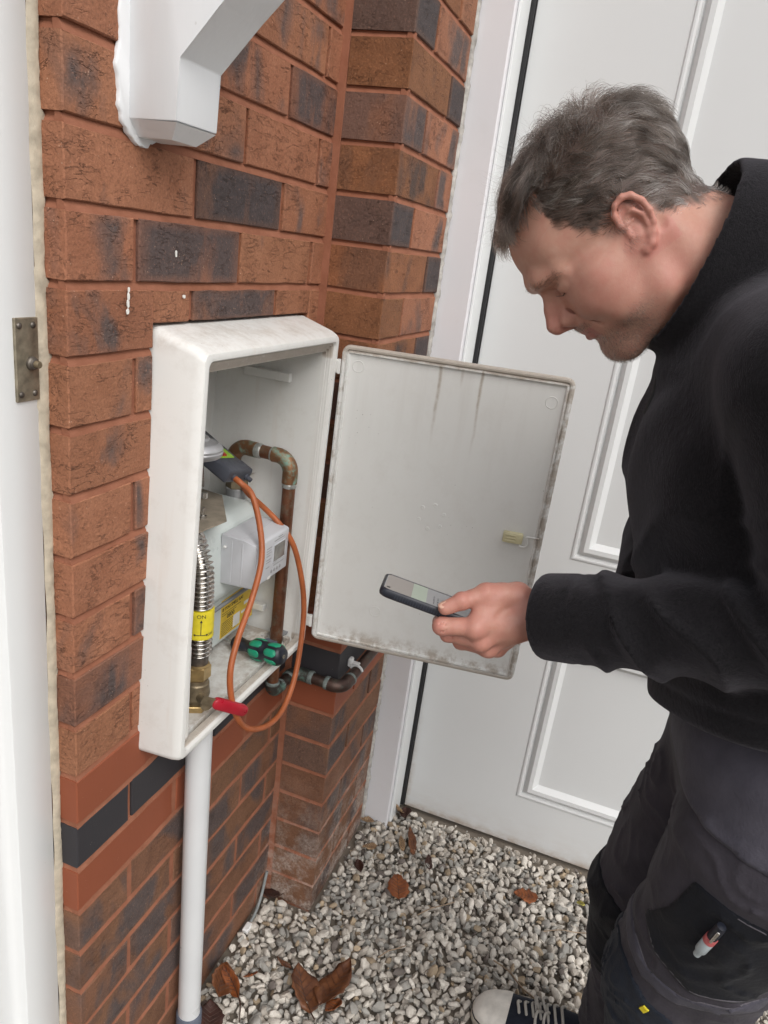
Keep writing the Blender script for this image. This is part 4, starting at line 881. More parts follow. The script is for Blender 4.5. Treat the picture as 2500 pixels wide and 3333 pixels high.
leaf('dead_leaf', 'large brown veined leaf in the gravel, right half of a pair', .446, -.247, .112, .27, ang(.385, -.240, .493, -.260), M['leaf'], .35, (.12, -.3), .3, .018)
leaf('dead_leaf', 'small curled brown leaf at the foot of the large leaf pair', .398, -.262, .045, .34, 70, M['leafo'], .9, (.2, .4), .5, .014)
leaf('dead_leaf', 'crumpled dark red-brown leaf against the wall near the white pipe', .352, -.034, .066, .40, ang(.324, -.041, .381, -.021), M['leaf'], .6, (.25, .5), .7, .016)
leaf('dead_leaf', 'narrow orange-edged leaf leaning on a crumpled leaf by the wall', .360, -.056, .078, .17, ang(.340, -.086, .380, -.026), M['leafo'], .5, (.15, -.6), .5, .020)
leaf('dead_leaf', 'very dark leaf at the foot of the white pipe', .280, -.055, .062, .40, ang(.262, -.068, .302, -.045), M['leafd'], .4, (.1, .2), .3, .014)
leaf('dead_leaf', 'thin curled brown leaf standing in the gravel above the leaf pair', .441, -.128, .040, .16, 10, M['leaf'], .5, (.6, .2), .6, .016)
leaf('dead_leaf', 'thin reddish leaf sliver between the leaf pair and the wall', .390, -.082, .036, .13, 60, M['leafo'], .5, (.3, .5), .6, .014)
leaf('dead_leaf', 'round orange-brown leaf alone in the middle of the gravel', .746, -.277, .072, .36, ang(.712, -.291, .779, -.262), M['leafo'], .15, (.05, .12), .15, .015, lob=.12)
leaf('dead_leaf', 'orange leaf with a torn end lying nearer the man', .862, -.563, .058, .40, ang(.870, -.585, .862, -.540), M['leafo'], .2, (.0, .1), .15, .015, lob=.3)
leaf('dead_leaf', 'long narrow brown leaf near the foot of the door jamb', .899, -.259, .085, .135, ang(.859, -.278, .938, -.240), M['leaf'], .3, (.15, .3), .4, .016)
leaf('dead_leaf', 'pale dry leaf strip beside the long narrow leaf', .884, -.240, .050, .15, ang(.86, -.25, .91, -.225), M['leafp'], .3, (.1, -.2), .3, .013)
leaf('dead_leaf', 'small grey-brown leaf below the long narrow leaf', .854, -.320, .045, .22, ang(.835, -.330, .875, -.315), M['leafd'], .4, (.1, .3), .4, .013)
leaf('dead_leaf', 'pale curled leaf against the foot of the white jamb', .916, -.130, .040, .30, 20, M['leafp'], .7, (.2, .2), .5, .012)
leaf('dead_leaf', 'dark red leaf tucked under the corner of the garage door', .992, -.214, .046, .36, 100, M['leafd'], .5, (.1, .3), .4, .012)
leaf('dead_leaf', 'tan leaf wedged upright between the jamb and the garage door', .985, -.192, .040, .32, 40, M['leafp'], .8, (.9, .2), .5, .022)
leaf('dead_leaf', 'crumpled dark leaf in the corner of wall and brick nib', .580, -.022, .044, .42, 30, M['leafd'], 1.0, (.4, .4), .7, .014)
leaf('dead_leaf', 'dark brown scrap of leaf by the foot of the brick nib', .760, -.172, .046, .24, 120, M['leafd'], .5, (.1, .1), .4, .014)
leaf('dead_leaf', 'flat tan leaf beside the brick foot of the outer wall', .835, -.170, .040, .30, 40, M['leafp'], .2, (.1, .1), .2, .013)
leaf('dead_leaf', 'tiny yellow-green leaf near the trouser leg', .905, -.690, .020, .42, 10, simple('yellow_leaf', (.30, .27, .05), .5), .2, (.1, .1), .2, .013)
def twig(label, x0, y0, x1, y1, r=.0014, mat='twig'):
    o = thing('twig', label, 'twig', (x0, y0, GZ+.012), 'dry twigs on the gravel'); g = G()
    g.tube(cat_rom([(x0, y0, GZ+.012), ((2*x0+x1)/3+.004, (2*y0+y1)/3, GZ+.015), ((x0+2*x1)/3-.003, (y0+2*y1)/3+.004, GZ+.014), (x1, y1, GZ+.012)], 4), r, 6); part('stem', g, M[mat], o, smooth=60)
twig('pale twig right of the round orange-brown leaf', .692, -.343, .768, -.411); twig('short twig right of the large leaf pair', .548, -.300, .603, -.345)
twig('long dry stalk in front of the shoe', .655, -.53, .600, -.64, .0018); twig('thin stalk close to the trouser leg', .780, -.615, .835, -.735, .0012); twig('dark leaf stalk in front of the white pipe', .352, -.072, .262, -.142, .0012, 'vein')
cb = thing('cable_end', 'grey cable end poking out of the gravel by the wall corner', 'cable', (.54, -.01, GZ)); g = G()
g.tube(cat_rom([(.590, -.006, GZ+.075), (.574, -.007, GZ+.035), (.556, -.010, GZ+.020), (.530, -.014, GZ+.013), (.505, -.016, GZ+.012)], 5), .0034, 10); part('sheath', g, simple('grey_cable_sheath', (.24, .26, .26), .5), cb, smooth=60)
g = G(); g.box(.478, .502, -.024, -.010, GZ+.006, GZ+.016, .002); part('connector', g, M['clip'], cb)
# ------------------------------------------------------------------ the man: smooth implicit surfaces meshed with surface nets (millimetres)
def smin(a, b, k):
    h = np.clip(.5+.5*(b-a)/k, 0, 1); return b*(1-h)+a*h-k*h*(1-h)
def smax(a, b, k): return -smin(-a, -b, k)
def ell(P, c, r):
    q = (P-np.array(c, float))/np.array(r, float); k0 = np.linalg.norm(q, axis=1); k1 = np.linalg.norm(q/np.array(r, float), axis=1)
    return k0*(k0-1)/np.maximum(k1, 1e-6)
def cap(P, a, b, ra, rb=None):
    a = np.array(a, float); b = np.array(b, float); rb = ra if rb is None else rb; d = b-a
    h = np.clip(((P-a)@d)/max(d@d, 1e-9), 0, 1)
    return np.linalg.norm(P-a-h[:, None]*d, axis=1)-(ra+(rb-ra)*h)
def chain(P, pts, rs, k=3):
    D = None
    for i in range(len(pts)-1):
        d = cap(P, pts[i], pts[i+1], rs[i], rs[i+1]); D = d if D is None else smin(D, d, k)
    return D
def nets(fn, lo, hi, h):
    lo = np.array(lo, float); B = 5
    nb = np.ceil((np.array(hi)-lo)/(h*B)).astype(int); n = nb*B+1
    ci = np.stack(np.meshgrid(*[np.arange(k) for k in nb], indexing='ij'), -1).reshape(-1, 3)
    D0 = fn(lo+(ci+.5)*B*h); near = np.abs(D0) < B*h*1.35
    D = np.repeat(np.repeat(np.repeat(D0.reshape(nb), B, 0), B, 1), B, 2); D = np.pad(D, ((0, 1),)*3, mode='edge').astype(np.float32)
    mask = np.zeros(n, bool); o = np.stack(np.meshgrid(*[np.arange(B+1)]*3, indexing='ij'), -1).reshape(-1, 3)
    idx = (ci[near][:, None]*B+o[None]).reshape(-1, 3); mask[tuple(idx.T)] = True
    q = np.argwhere(mask)
    for s in range(0, len(q), 400000): D[tuple(q[s:s+400000].T)] = fn(lo+q[s:s+400000]*h)
    ins = D < 0; C = np.zeros(n-1, np.int8)
    sl = lambda d: tuple(slice(x, None if x else -1) if x else slice(0, -1) for x in d)
    cs = [(i, j, k) for i in (0, 1) for j in (0, 1) for k in (0, 1)]
    for d in cs: C += ins[sl(d)]
    act = np.argwhere((C > 0) & (C < 8)); vid = np.full(n-1, -1, np.int32); vid[tuple(act.T)] = np.arange(len(act))
    acc = np.zeros((len(act), 3)); cnt = np.zeros(len(act))
    for d in cs:
        for ax in range(3):
            if d[ax]: continue
            e = list(d); e[ax] = 1
            a = D[tuple((act+np.array(d)).T)]; b = D[tuple((act+np.array(e)).T)]; m = (a < 0) != (b < 0)
            t = a[m]/(a[m]-b[m]); p = np.tile(np.array(d, float), (m.sum(), 1)); p[:, ax] += t; acc[m] += p; cnt[m] += 1
    V = lo+(act+acc/cnt[:, None])*h; F = []
    for ax in range(3):
        u, v = (ax+1) % 3, (ax+2) % 3
        s0 = [slice(None)]*3; s1 = [slice(None)]*3; s0[ax] = slice(0, -1); s1[ax] = slice(1, None)
        e = np.argwhere(ins[tuple(s0)] != ins[tuple(s1)]); e = e[(e[:, u] > 0) & (e[:, v] > 0) & (e[:, u] < n[u]-1) & (e[:, v] < n[v]-1)]
        fl = ins[tuple(e.T)]; qd = []
        for du, dv_ in ((1, 1), (0, 1), (0, 0), (1, 0)):
            c = e.copy(); c[:, u] -= du; c[:, v] -= dv_; qd.append(vid[tuple(c.T)])
        qd = np.stack(qd, 1); qd[~fl] = qd[~fl][:, ::-1]; F.append(qd)
    F = np.concatenate(F); F = F[(F >= 0).all(1)]
    return V, F
def relax(V, F, it=2, w=.5):
    e = np.concatenate([F[:, [i, (i+1) % 4]] for i in range(4)])
    for _ in range(it):
        s = np.zeros_like(V); c = np.zeros(len(V)); np.add.at(s, e[:, 0], V[e[:, 1]]); np.add.at(s, e[:, 1], V[e[:, 0]]); np.add.at(c, e[:, 0], 1); np.add.at(c, e[:, 1], 1)
        V = V*(1-w)+w*s/np.maximum(c, 1)[:, None]
    return V
def vnormals(V, F):
    nf = np.cross(V[F[:, 2]]-V[F[:, 0]], V[F[:, 3]]-V[F[:, 1]]); N = np.zeros_like(V)
    for i in range(4): np.add.at(N, F[:, i], nf)
    return N/np.maximum(np.linalg.norm(N, axis=1), 1e-9)[:, None]
def mesh_np(name, V, F, mat, parent, attrs=None):
    """V in world millimetres"""
    me = bpy.data.meshes.new(name); base = np.array(worldpos(parent))
    v = V/1000.-base; me.vertices.add(len(v)); me.vertices.foreach_set('co', v.ravel()); k = F.shape[1]
    me.loops.add(F.size); me.loops.foreach_set('vertex_index', F.ravel().astype(np.int32)); me.polygons.add(len(F))
    me.polygons.foreach_set('loop_start', np.arange(0, F.size, k, dtype=np.int32)); me.polygons.foreach_set('loop_total', np.full(len(F), k, dtype=np.int32))
    me.update(calc_edges=True); me.polygons.foreach_set('use_smooth', [True]*len(F))
    for an, av in (attrs or {}).items(): a = me.attributes.new(an, 'FLOAT', 'POINT'); a.data.foreach_set('value', av.astype(np.float32))
    me.materials.append(mat); o = bpy.data.objects.new(name, me); COL.objects.link(o); o.parent = parent
    return o
def vnoise(P, s, seed=0):
    """cheap smooth noise in -1..1 from a few sine waves"""
    r = np.random.default_rng(seed); o = np.zeros(len(P))
    for _ in range(6):
        d = r.normal(size=3); d /= np.linalg.norm(d); o += np.sin((P@d)*(2*PI/(s*r.uniform(.7, 1.5)))+r.uniform(0, 6.28))
    return o/3.2

man = thing('person', 'man in a black fleece and dark work trousers looking down at his phone', 'person', (.36, -.75, GZ))
HO_ = np.array([265.1, -502.2, -106.0]); HF = np.array([-.1191, .667, -.7355]); HL = np.array([-.9844, -.1758, 0]); HU = np.array([-.1293, .724, .6775])
_y = math.radians(8); HF, HL = HF*math.cos(_y)+HL*math.sin(_y), HL*math.cos(_y)-HF*math.sin(_y)   # face turned a little towards the camera
HM = np.stack([HF, HL, HU])            # world offset -> (forward, left, up) of the head
def H2W(q): return np.asarray(q, float)@HM+HO_
def sst(x, a, b): t = np.clip((x-a)/(b-a), 0, 1); return t*t*(3-2*t)

def head_sdf(P):
    Q = P.copy(); L = Q[:, 1].copy(); Q[:, 1] = np.abs(L)        # mirrored halves
    f, l, u = Q.T
    d = ell(Q, (10, 0, 50), (95, 74, 78))
    d = smin(d, ell(Q, (58, 0, 40), (54, 60, 46)), 20)           # forehead
    d = smin(d, cap(Q, (106.5, 0, 17), (103, 22, 18), 10.5), 12)
    d = smin(d, cap(Q, (103, 22, 18), (89, 39, 14.5), 10, 6.5), 16)       # brow
    d = smin(d, ell(Q, (55, 0, -25), (50, 53, 62)), 18)          # mid face
    d = smin(d, cap(Q, (76, 41, -16), (62, 50, -13), 16, 14), 18); d = smin(d, cap(Q, (64, 50, -12), (16, 60, -6), 12), 20); d = smin(d, ell(Q, (44, 50, -40), (36, 17, 36)), 20)
    d = smin(d, ell(Q, (78, 36, -29), (17, 17.5, 18)), 12)         # cheek
    d = smin(d, cap(Q, (78, 0, -89), (72, 14, -90), 17.5), 12)
    d = smin(d, cap(Q, (73, 14, -92), (20, 51, -62), 13.5, 15), 16); d = smin(d, cap(Q, (20, 51, -62), (12, 59, -8), 15, 13), 16)
    d = smin(d, ell(Q, (45, 0, -62), (47, 47, 41)), 16)
    d = smin(d, cap(Q, (-22, 0, -35), (-60, 0, -96), 60, 58), 26); d = smin(d, cap(Q, (14, 0, -68), (-26, 0, -122), 47, 46), 24)
    d = smin(d, cap(Q, (-14, 55, -20), (-30, 36, -120), 15, 18), 22)
    d = smax(d, -ell(Q, (80, 88, 38), (28, 22, 28)), 22)         # temple
    # lips, chin crease
    d = smin(d, ell(Q, (88.5, 0, -47), (15, 25, 9.5)), 8)
    # eye socket, ball under closed lids
    d = smax(d, -ell(Q, (110, 31, -1), (16, 18, 9.5)), 8)
    d = smax(d, -cap(Q, (109, 12, 3), (100, 18, 0), 4), 6)
    lid = np.linalg.norm(Q-np.array([86, 31.5, -.3]), axis=1)-13.8
    d = smin(d, lid, 3.5)
    d = smin(d, cap(Q, (97.5, 20, 9.5), (83, 42, 8.5), 5.8, 4.6), 7)      # fold of the upper lid
    d = smin(d, cap(Q, (95, 22, -12.5), (82, 43, -10.5), 4.4, 4.0), 5)   # bag below
    # groove between fold and lid, lash line, crow's feet
    for pts, r, k in ((((103, 15, 1.5), (101.5, 23, 3.4), (97.5, 33, 4.6), (87.5, 44, 3.8)), 1.6, 2.2), (((102, 16.5, -3.5), (99.7, 25, -7.6), (95.3, 35.5, -7.6), (84.5, 45.2, -2.4)), 1.3, 1.6)):
        g_ = None
        for a, b in zip(pts[:-1], pts[1:]):
            c = cap(Q, a, b, r); g_ = c if g_ is None else np.minimum(g_, c)
        d = smax(d, -g_, k)
    # nose
    n_ = cap(Q, (103.5, 0, 3), (112, 0, -15), 7.5, 8.2); n_ = smin(n_, cap(Q, (112, 0, -15), (119, 0, -29.5), 8.2, 9.4), 4)
    n_ = smin(n_, cap(Q, (99, 5, -6), (103, 8.5, -31), 7.5, 11), 7)
    n_ = smin(n_, ell(Q, (104, 12.5, -32.5), (10.5, 6.4, 7.6)), 4); n_ = smin(n_, cap(Q, (119, 0, -36), (107.5, 0, -39.5), 5.2, 4.8), 4)
    d = smin(d, n_, 6)
    al = None
    for a, b in (((101.5, 17.6, -22.5), (96.3, 19.4, -29)), ((96.3, 19.4, -29), (94.5, 19, -35)), ((94.5, 19, -35), (98, 16, -41))):
        c = cap(Q, a, b, .8); al = c if al is None else np.minimum(al, c)
    d = smax(d, -al, 3.8)
    d = smax(d, -ell(Q, (109.5, 7.0, -42), (7, 3.4, 5.5)), 2)
    nl = np.minimum(cap(Q, (98, 20.5, -27), (92, 28.5, -37), 1.6), cap(Q, (92, 28.5, -37), (85.5, 34.5, -54), 1.3)); d = smax(d, -nl, 5)
    d = smax(d, -cap(Q, (101.5, 0, -72.5), (97, 17, -72), 6.3), 6)
    up_ = smin(cap(Q, (98.6, 0, -54.2), (95.5, 10, -54.0), 3.5, 3.2), cap(Q, (95.5, 10, -54.0), (86.5, 24.5, -56.8), 3.2, 1.6), 2)
    lo_ = smin(cap(Q, (97.0, 0, -62.8), (93.8, 10, -62.4), 4.3, 3.9), cap(Q, (93.8, 10, -62.4), (86.5, 24, -58.4), 3.9, 1.6), 2)
    d = smin(d, np.minimum(up_, lo_), 3)
    mo = np.minimum(cap(Q, (103, 0, -58.3), (99, 11, -58.1), 1.1), cap(Q, (99, 11, -58.1), (86.5, 26.5, -56.8), 1.1)); d = smax(d, -mo, 1.6)
    d = smax(d, -cap(Q, (103, 0, -46.5), (101.5, 0, -51), 1.4), 3)
    # ear
    near = (l > 50) & (f < 60) & (f > -40) & (u > -50) & (u < 60)
    if near.any():
        E = (Q[near]-np.array([9., -1, 1]))*np.array([1.16, 1, 1.03])
        sh = smin(ell(E, (1, 72.5, 6), (15.5, 4.6, 24)), ell(E, (4, 71, 0), (11, 7, 16)), 4)
        hx = [(15.5, 70, 3), (19, 72.5, 11), (18.5, 74.5, 21), (12.5, 77, 29), (3, 79, 32), (-6, 80.5, 27.5), (-11.5, 81.5, 17), (-12.5, 81, 5), (-10, 79, -6), (-4, 76.5, -14.5)]
        he = chain(E, hx, [3, 3.4, 3.5, 3.6, 3.7, 3.7, 3.7, 3.6, 3.4, 3.4], 2)
        he = smin(he, chain(E, [(-4, 76.5, -14.5), (3, 74, -21.5), (11, 71.5, -24), (15.5, 69.5, -19)], [4.2, 5.6, 5.4, 3.2], 3), 3)
        an = chain(E, [(1, 76.5, -13.5), (-4, 77.5, -5), (-5, 78.5, 6), (0, 78, 15), (8, 77, 19)], [3, 2.8, 2.8, 2.8, 2.4], 2)
        ea = smin(smin(sh, he, 2.5), an, 2.5); ea = smax(ea, -ell(E, (6.5, 78.5, 1), (8, 9, 11)), 1.8); ea = smax(ea, -ell(E, (9, 80, 22), (7.5, 6.5, 5.5)), 1.6)
        ea = smax(ea, -cap(E, (11.5, 76, -2), (12, 64, -2), 3), 1.5)
        ea = smin(ea, ell(E, (16.5, 73, -3), (3.4, 3.6, 5.2)), 1.8); ea = smin(ea, cap(E, (16, 72, 7.5), (4, 74.5, 7.5), 1.9, 1.2), 2.2)
        dn = d[near]; dn = smax(dn, -ell(E, (-16, 76, 4), (10, 6, 22)), 5); d[near] = smin(dn, ea, 2.5)
    return d
# left hand round the phone: joints in world millimetres
HJ = dict(i=[(138.0, -440.0, -542), (129.3, -402.4, -547.7), (155, -394, -556), (178.8, -403.3, -559.6)], m=[(144.2, -447.6, -558.9), (148.2, -408.1, -563.7), (178, -400.9, -570.5), (199.8, -410.6, -569.8)],
          r=[(159.5, -455.7, -572.5), (168.8, -420.9, -580.2), (197, -411.5, -582), (216.8, -420.4, -576.7)], p=[(181.0, -463.2, -581.2), (188.4, -435.0, -589.9), (208.3, -427.8, -590), (221.0, -431.1, -584)],
          t=[(176.5, -474, -509.5), (156.5, -441.5, -507.0), (140.0, -418.0, -516.8), (131.0, -402.6, -525.6)])
WR = (178.0, -494.0, -528.5)
def hand_sdf(P, J=HJ, wr=WR, el=(85, -745, -500)):
    d = cap(P, el, wr, 31, 25.5); w = np.array(wr)
    d = smin(d, cap(P, wr, w+(np.array(J['m'][0])-w)*.35, 26, 22), 8)
    for n, r in (('i', 12.5), ('m', 13), ('r', 12.5), ('p', 11.5)): d = smin(d, cap(P, w+(np.array(J[n][0])-w)*.18, J[n][0], 15, r*.86), 9)
    d = smin(d, cap(P, w+(np.array(J['t'][0])-w)*.5, J['t'][0], 16, 15.5), 8); d = smin(d, cap(P, J['t'][0], J['t'][1], 15.5, 11.2), 6)
    d = smin(d, cap(P, J['t'][1], (np.array(J['i'][0])+np.array(J['i'][1]))*.5*.2+np.array(J['i'][0])*.8, 8, 8), 12)       # web of the thumb
    d = smin(d, cap(P, (np.array(J['t'][0])+np.array(J['t'][1]))*.5, J['i'][0], 12, 11), 8)
    d = smin(d, chain(P, J['t'][1:], [10.9, 9.8, 8.0], 2), 4)
    d = smin(d, np.linalg.norm(P-np.array(J['t'][2])-np.array([-1.5, 0, 1.8]), axis=1)-9.3, 3)
    for n, rs in (('i', [11.2, 9.6, 8.2, 6.8]), ('m', [11.6, 9.8, 8.4, 7]), ('r', [11.2, 9.4, 8, 6.6]), ('p', [10, 8.2, 7, 6])):
        fg = chain(P, J[n], rs, 2.5); fg = smin(fg, np.linalg.norm(P-np.array(J[n][1]), axis=1)-rs[1]*1.10, 3); d = smin(d, fg, 1.5)
        d = smin(d, np.linalg.norm(P-np.array(J[n][0])-np.array([-3.0, 1, -1.5]), axis=1)-rs[0]*.92, 6)
    # extensor tendons and knuckle creases
    d = d-.7*np.exp(-(vnoise(P, 16, 5)-1)**2)*.6
    for n in ('i', 'm'):
        a, b = np.array(J[n][0]), np.array(J[n][1]); c = b*.9+a*.1; t = np.cross(b-a, np.array([.93, .0, -.3])); t /= np.linalg.norm(t)
        for o in (-2.6, .4, 3.2):
            q = c+(b-a)/np.linalg.norm(b-a)*o; d = smax(d, -cap(P, q+t*8+np.array([-9.5, 0, 0]), q-t*8+np.array([-9.5, 0, 0]), .55), 1.6)
    tp, tq = np.array(J['t'][3]), np.array(J['t'][2]); ax_ = (tp-tq)/np.linalg.norm(tp-tq)
    for o in (-13.5, -10.5): q = tp+ax_*o; d = smax(d, -cap(P, q+np.array([-9.6, -4, 5.]), q+np.array([-8, 5, 9.]), .5), 1.6)
    return d
FWR, FEL, FSH = (392, -622, -566), (500, -640, -516), (470, -672, -275)
FJ = dict(i=[(318, -498, -548), (292, -470, -552), (284, -478, -575), (292, -494, -585)], m=[(312, -500, -566), (286, -474, -574), (282, -486, -595), (294, -500, -600)], r=[(316, -508, -584), (294, -484, -594), (293, -498, -611), (305, -509, -613)],
          p=[(326, -518, -597), (308, -500, -609), (308, -512, -621), (317, -521, -621)], t=[(340, -522, -540), (322, -500, -530), (302, -484, -533), (288, -478, -542)])
FJ = {k: [tuple(np.array(p)+np.array([40, -76, -18])) for p in v] for k, v in FJ.items()}
def body_sdf(P):
    D = np.full(len(P), 400.)
    Q = (P-HO_)@HM.T
    m = (np.abs(Q[:, 0]) < 215) & (np.abs(Q[:, 1]) < 150) & (Q[:, 2] > -225) & (Q[:, 2] < 200)
    if m.any(): D[m] = head_sdf(Q[m])
    D = np.minimum(D, cap(P, (284, -622, -150), (290, -780, -640), 62, 70))
    D = smin(D, cap(P, (284, -650, -200), (97, -690, -220), 34), 20); D = smin(D, cap(P, (97, -690, -220), (82, -776, -432), 30), 15)
    D = smin(D, cap(P, (284, -650, -200), FSH, 34), 20); D = smin(D, cap(P, FSH, FEL, 32), 15)
    for J, w, e in ((HJ, WR, (82, -776, -432)), (FJ, FWR, FEL)):
        c = np.array(J['m'][0]); b = np.linalg.norm(P-c, axis=1) < 330
        if b.any(): D[b] = smin(D[b], hand_sdf(P[b], J, w, e), 2)
    return D
VB, FB = nets(body_sdf, (20, -860, -760), (560, -290, 60), 1.45)
VB = relax(VB, FB, 1, .35); NB = vnormals(VB, FB)
QB = (VB-HO_)@HM.T; f_, l_, u_ = QB.T; al_ = np.abs(l_)
inhead = (np.abs(f_) < 140) & (al_ < 100) & (u_ > -190)
# pigment: stubble, flush of nose, cheeks, ears and knuckles
beard = np.maximum(sst(-u_-.22*f_, 40, 56)*sst(f_, 30, 56)*sst(u_, -150, -120), sst(f_, 84, 92)*sst(-u_, 42, 46)*(1-sst(-u_, 51, 53.5))*(1-sst(al_, 24, 32)))
beard = np.maximum(beard, sst(-u_-.1*f_, 58, 68)*sst(f_, 60, 80)); beard *= inhead*(1-sst(u_, -64, -55)*sst(f_, 88, 93)*(1-sst(al_, 20, 27))*(1-sst(u_, -52, -51)))
side = np.maximum(0, 1-np.abs(f_-27)/12)*sst(u_, -16, -4)*(1-sst(u_, 10, 22))*sst(al_, 55, 62)*inhead
lip = inhead*sst(f_, 84, 88)*sst(u_, -67.5, -65.5)*(1-sst(u_, -52.8, -51.6))*(1-sst(al_, 23, 27))
ear = inhead*sst(al_, 69, 73)*(np.abs(f_-10) < 26)*(np.abs(u_-3) < 36)
red = inhead*(.9*np.exp(-((f_-116)**2+(u_+28)**2+al_**2*1.5)/420)+.55*np.exp(-((f_-72)**2+(u_+24)**2)/900)+.6*np.exp(-((f_-10)**2+(u_+52)**2)/1200))+.55*ear
hd_ = ~inhead & (np.linalg.norm(VB-np.array([150, -440, -545]), axis=1) < 110)
red = red+hd_*(.42+.60*np.exp(-np.min([((VB-np.array(HJ[n][k]))**2).sum(1) for n in 'imrpt' for k in (0, 1, 2)], axis=0)/160.))
HBF = [-95, -78, -56, -26, -14, -5, 13, 22, 29, 37, 45, 62, 72, 74]; HBU = [-30, -27, -22, -11, -5, 12, 29, 30, 22, 17, 17, 40, 56, 90]
lowb = np.interp(f_, HBF, HBU)+np.where(al_ < 45, -2, 0)
fore = np.interp(f_, [57, 80, 95, 105], [99, 87, 76, 69])+.5*np.maximum(0, al_-34)
ear_s = inhead*sst(al_, 75, 78)*(np.abs(f_-10) < 28)*(np.abs(u_-2) < 33)
scalp = inhead*np.where(f_ < 72-.30*np.maximum(0, u_-66), sst(u_-lowb+4*vnoise(VB, 11, 31)+3*vnoise(VB, 25, 32), -5, 11), sst(u_-fore+2*vnoise(VB, 13, 33), -3, 6)*(1-sst(al_, 36, 46)))*(1-ear_s)
fuzz = inhead*np.where(f_ < 78, sst(u_-lowb+5*vnoise(VB, 14, 35), -15, 9)**1.6, sst(u_-fore, -6, 6)*(1-sst(al_, 36, 48)))*(1-ear_s)*(u_ > -36)
def skin():
    t = NT('skin')
    n1 = t.noise(14, 5, .6); n2 = t.noise(140, 4, .6)
    c = t.mix(n1, (.400, .205, .150), (.500, .285, .215))
    c = t.mix(t.ma('MULTIPLY', t.attr('red'), .62), c, (.45, .140, .120))
    c = t.mix(t.ma('MULTIPLY', t.ramp(n2, [(.45, 0), (.7, 1)]), .22), c, (.40, .19, .135))
    c = t.mix(t.ma('MULTIPLY', t.attr('lip'), .7), c, (.36, .125, .11))
    bn = t.ramp(t.noise(700, 3, .7), [(.40, .35), (.62, 1)])
    c = t.mix(t.ma('MULTIPLY', t.ma('MULTIPLY', t.attr('beard'), bn), .66), c, (.135, .098, .078))
    c = t.mix(t.ma('MULTIPLY', t.attr('scalp'), .93), c, (.045, .033, .027))
    h = t.ma('ADD', t.ma('MULTIPLY', t.vor(800), .5), t.noise(420, 4)); mot = t.noise(75, 4, .65); ns = t.ma('SUBTRACT', 1.0, t.attr('scalp'), clamp=True); c = t.mix(t.ma('MULTIPLY', t.ma('MULTIPLY', t.ramp(mot, [(.48, 0), (.66, 1)]), ns), .30), c, (.40, .150, .115)); c = t.mix(t.ma('MULTIPLY', t.ma('MULTIPLY', t.ramp(mot, [(.32, 1), (.46, 0)]), ns), .22), c, (.52, .33, .25))
    
    return t.set(col=c, rough=t.ma('ADD', .44, t.ma('MULTIPLY', n2, .12)), spec=.42, nor=t.bump(h, .22, .0007), sss=.15, sssr=(1.0, .35, .2), ssss=.006)
M['skin'] = skin()
body = mesh_np('body', VB, FB, M['skin'], man, dict(red=np.clip(red, 0, 1), beard=np.clip(beard, 0, 1), lip=lip, scalp=np.clip(scalp, 0, 1)))

# ---- hair: individual strands, combed back over the sides and forward on top
def hairmat():
    t = NT('hair_strands'); hb_ = t.n('ShaderNodeBsdfHairPrincipled'); hb_.parametrization = 'COLOR'; a = t.attr('grey')
    t.inp(hb_, 'Color', t.ramp(a, [(0, (.008, .0055, .004)), (.45, (.026, .019, .0145)), (.75, (.090, .075, .064)), (1, (.42, .39, .36))])); t.inp(hb_, 'Roughness', .38); t.inp(hb_, 'Radial Roughness', .5)
    t.t.links.new(hb_.outputs[0], t.t.nodes['Material Output'].inputs['Surface']); return t.m
M['hair'] = hairmat()
def strands(name, roots, dirs, lens, n, rad, grey, parent, wave=1.0, clump=None, seed=0, grav=None, lift=None):
    r = np.random.default_rng(seed); N = len(roots); T = np.linspace(0, 1, n); P = np.zeros((N, n, 3)); p = roots.copy(); d = dirs.copy(); P[:, 0] = p
    ph = r.uniform(0, 6.28, N)
    for k in range(1, n):
        q = (p-HO_)@HM.T
        if lift is not None:                                  # keep clear of the skull
            nrm = (q-np.array([10, 0, 45]))/np.array([95, 74, 80])**2; nrm = nrm@HM; nrm /= np.linalg.norm(nrm, axis=1)[:, None]
            dn = (d*nrm).sum(1); tgt = lift*(1-1.55*T[k]); d = d+nrm*((tgt-dn)*.55)[:, None]
        wv_ = vnoise(p, 26, 3)[:, None]*np.array([.25, .1, .2])+np.stack([vnoise(p, 15, 11), vnoise(p, 15, 12), vnoise(p, 15, 13)], 1)*.30
        d = d+wv_*wave+r.normal(size=(N, 3))*.05
        d /= np.linalg.norm(d, axis=1)[:, None]; p = p+d*(lens/(n-1))[:, None]; P[:, k] = p
    if clump is not None:
        cid, amt = clump
        for c in np.unique(cid):
            m = cid == c; ctr = P[m].mean(0); P[m] = P[m]*(1-amt*T[None, :, None]**1.3)+ctr[None]*(amt*T[None, :, None]**1.3)+ (P[m][:, :1]-ctr[None, :1])*(.30*amt*T[None, :, None]**1.3)
    cu = bpy.data.hair_curves.new(name); cu.add_curves([n]*N); base = np.array(worldpos(parent))
    cu.attributes['position'].data.foreach_set('vector', (P.reshape(-1, 3)/1000.-base).ravel().astype(np.float32))
    ra = cu.attributes.get('radius') or cu.attributes.new('radius', 'FLOAT', 'POINT')
    ra.data.foreach_set('value', (np.outer(rad, 1-.75*T**2)/1000.).ravel().astype(np.float32))
    ga = cu.attributes.new('grey', 'FLOAT', 'CURVE'); ga.data.foreach_set('value', grey.astype(np.float32)); cu.materials.append(M['hair'])
    o = bpy.data.objects.new(name, cu); COL.objects.link(o); o.parent = parent; return o
hr = np.random.default_rng(21)
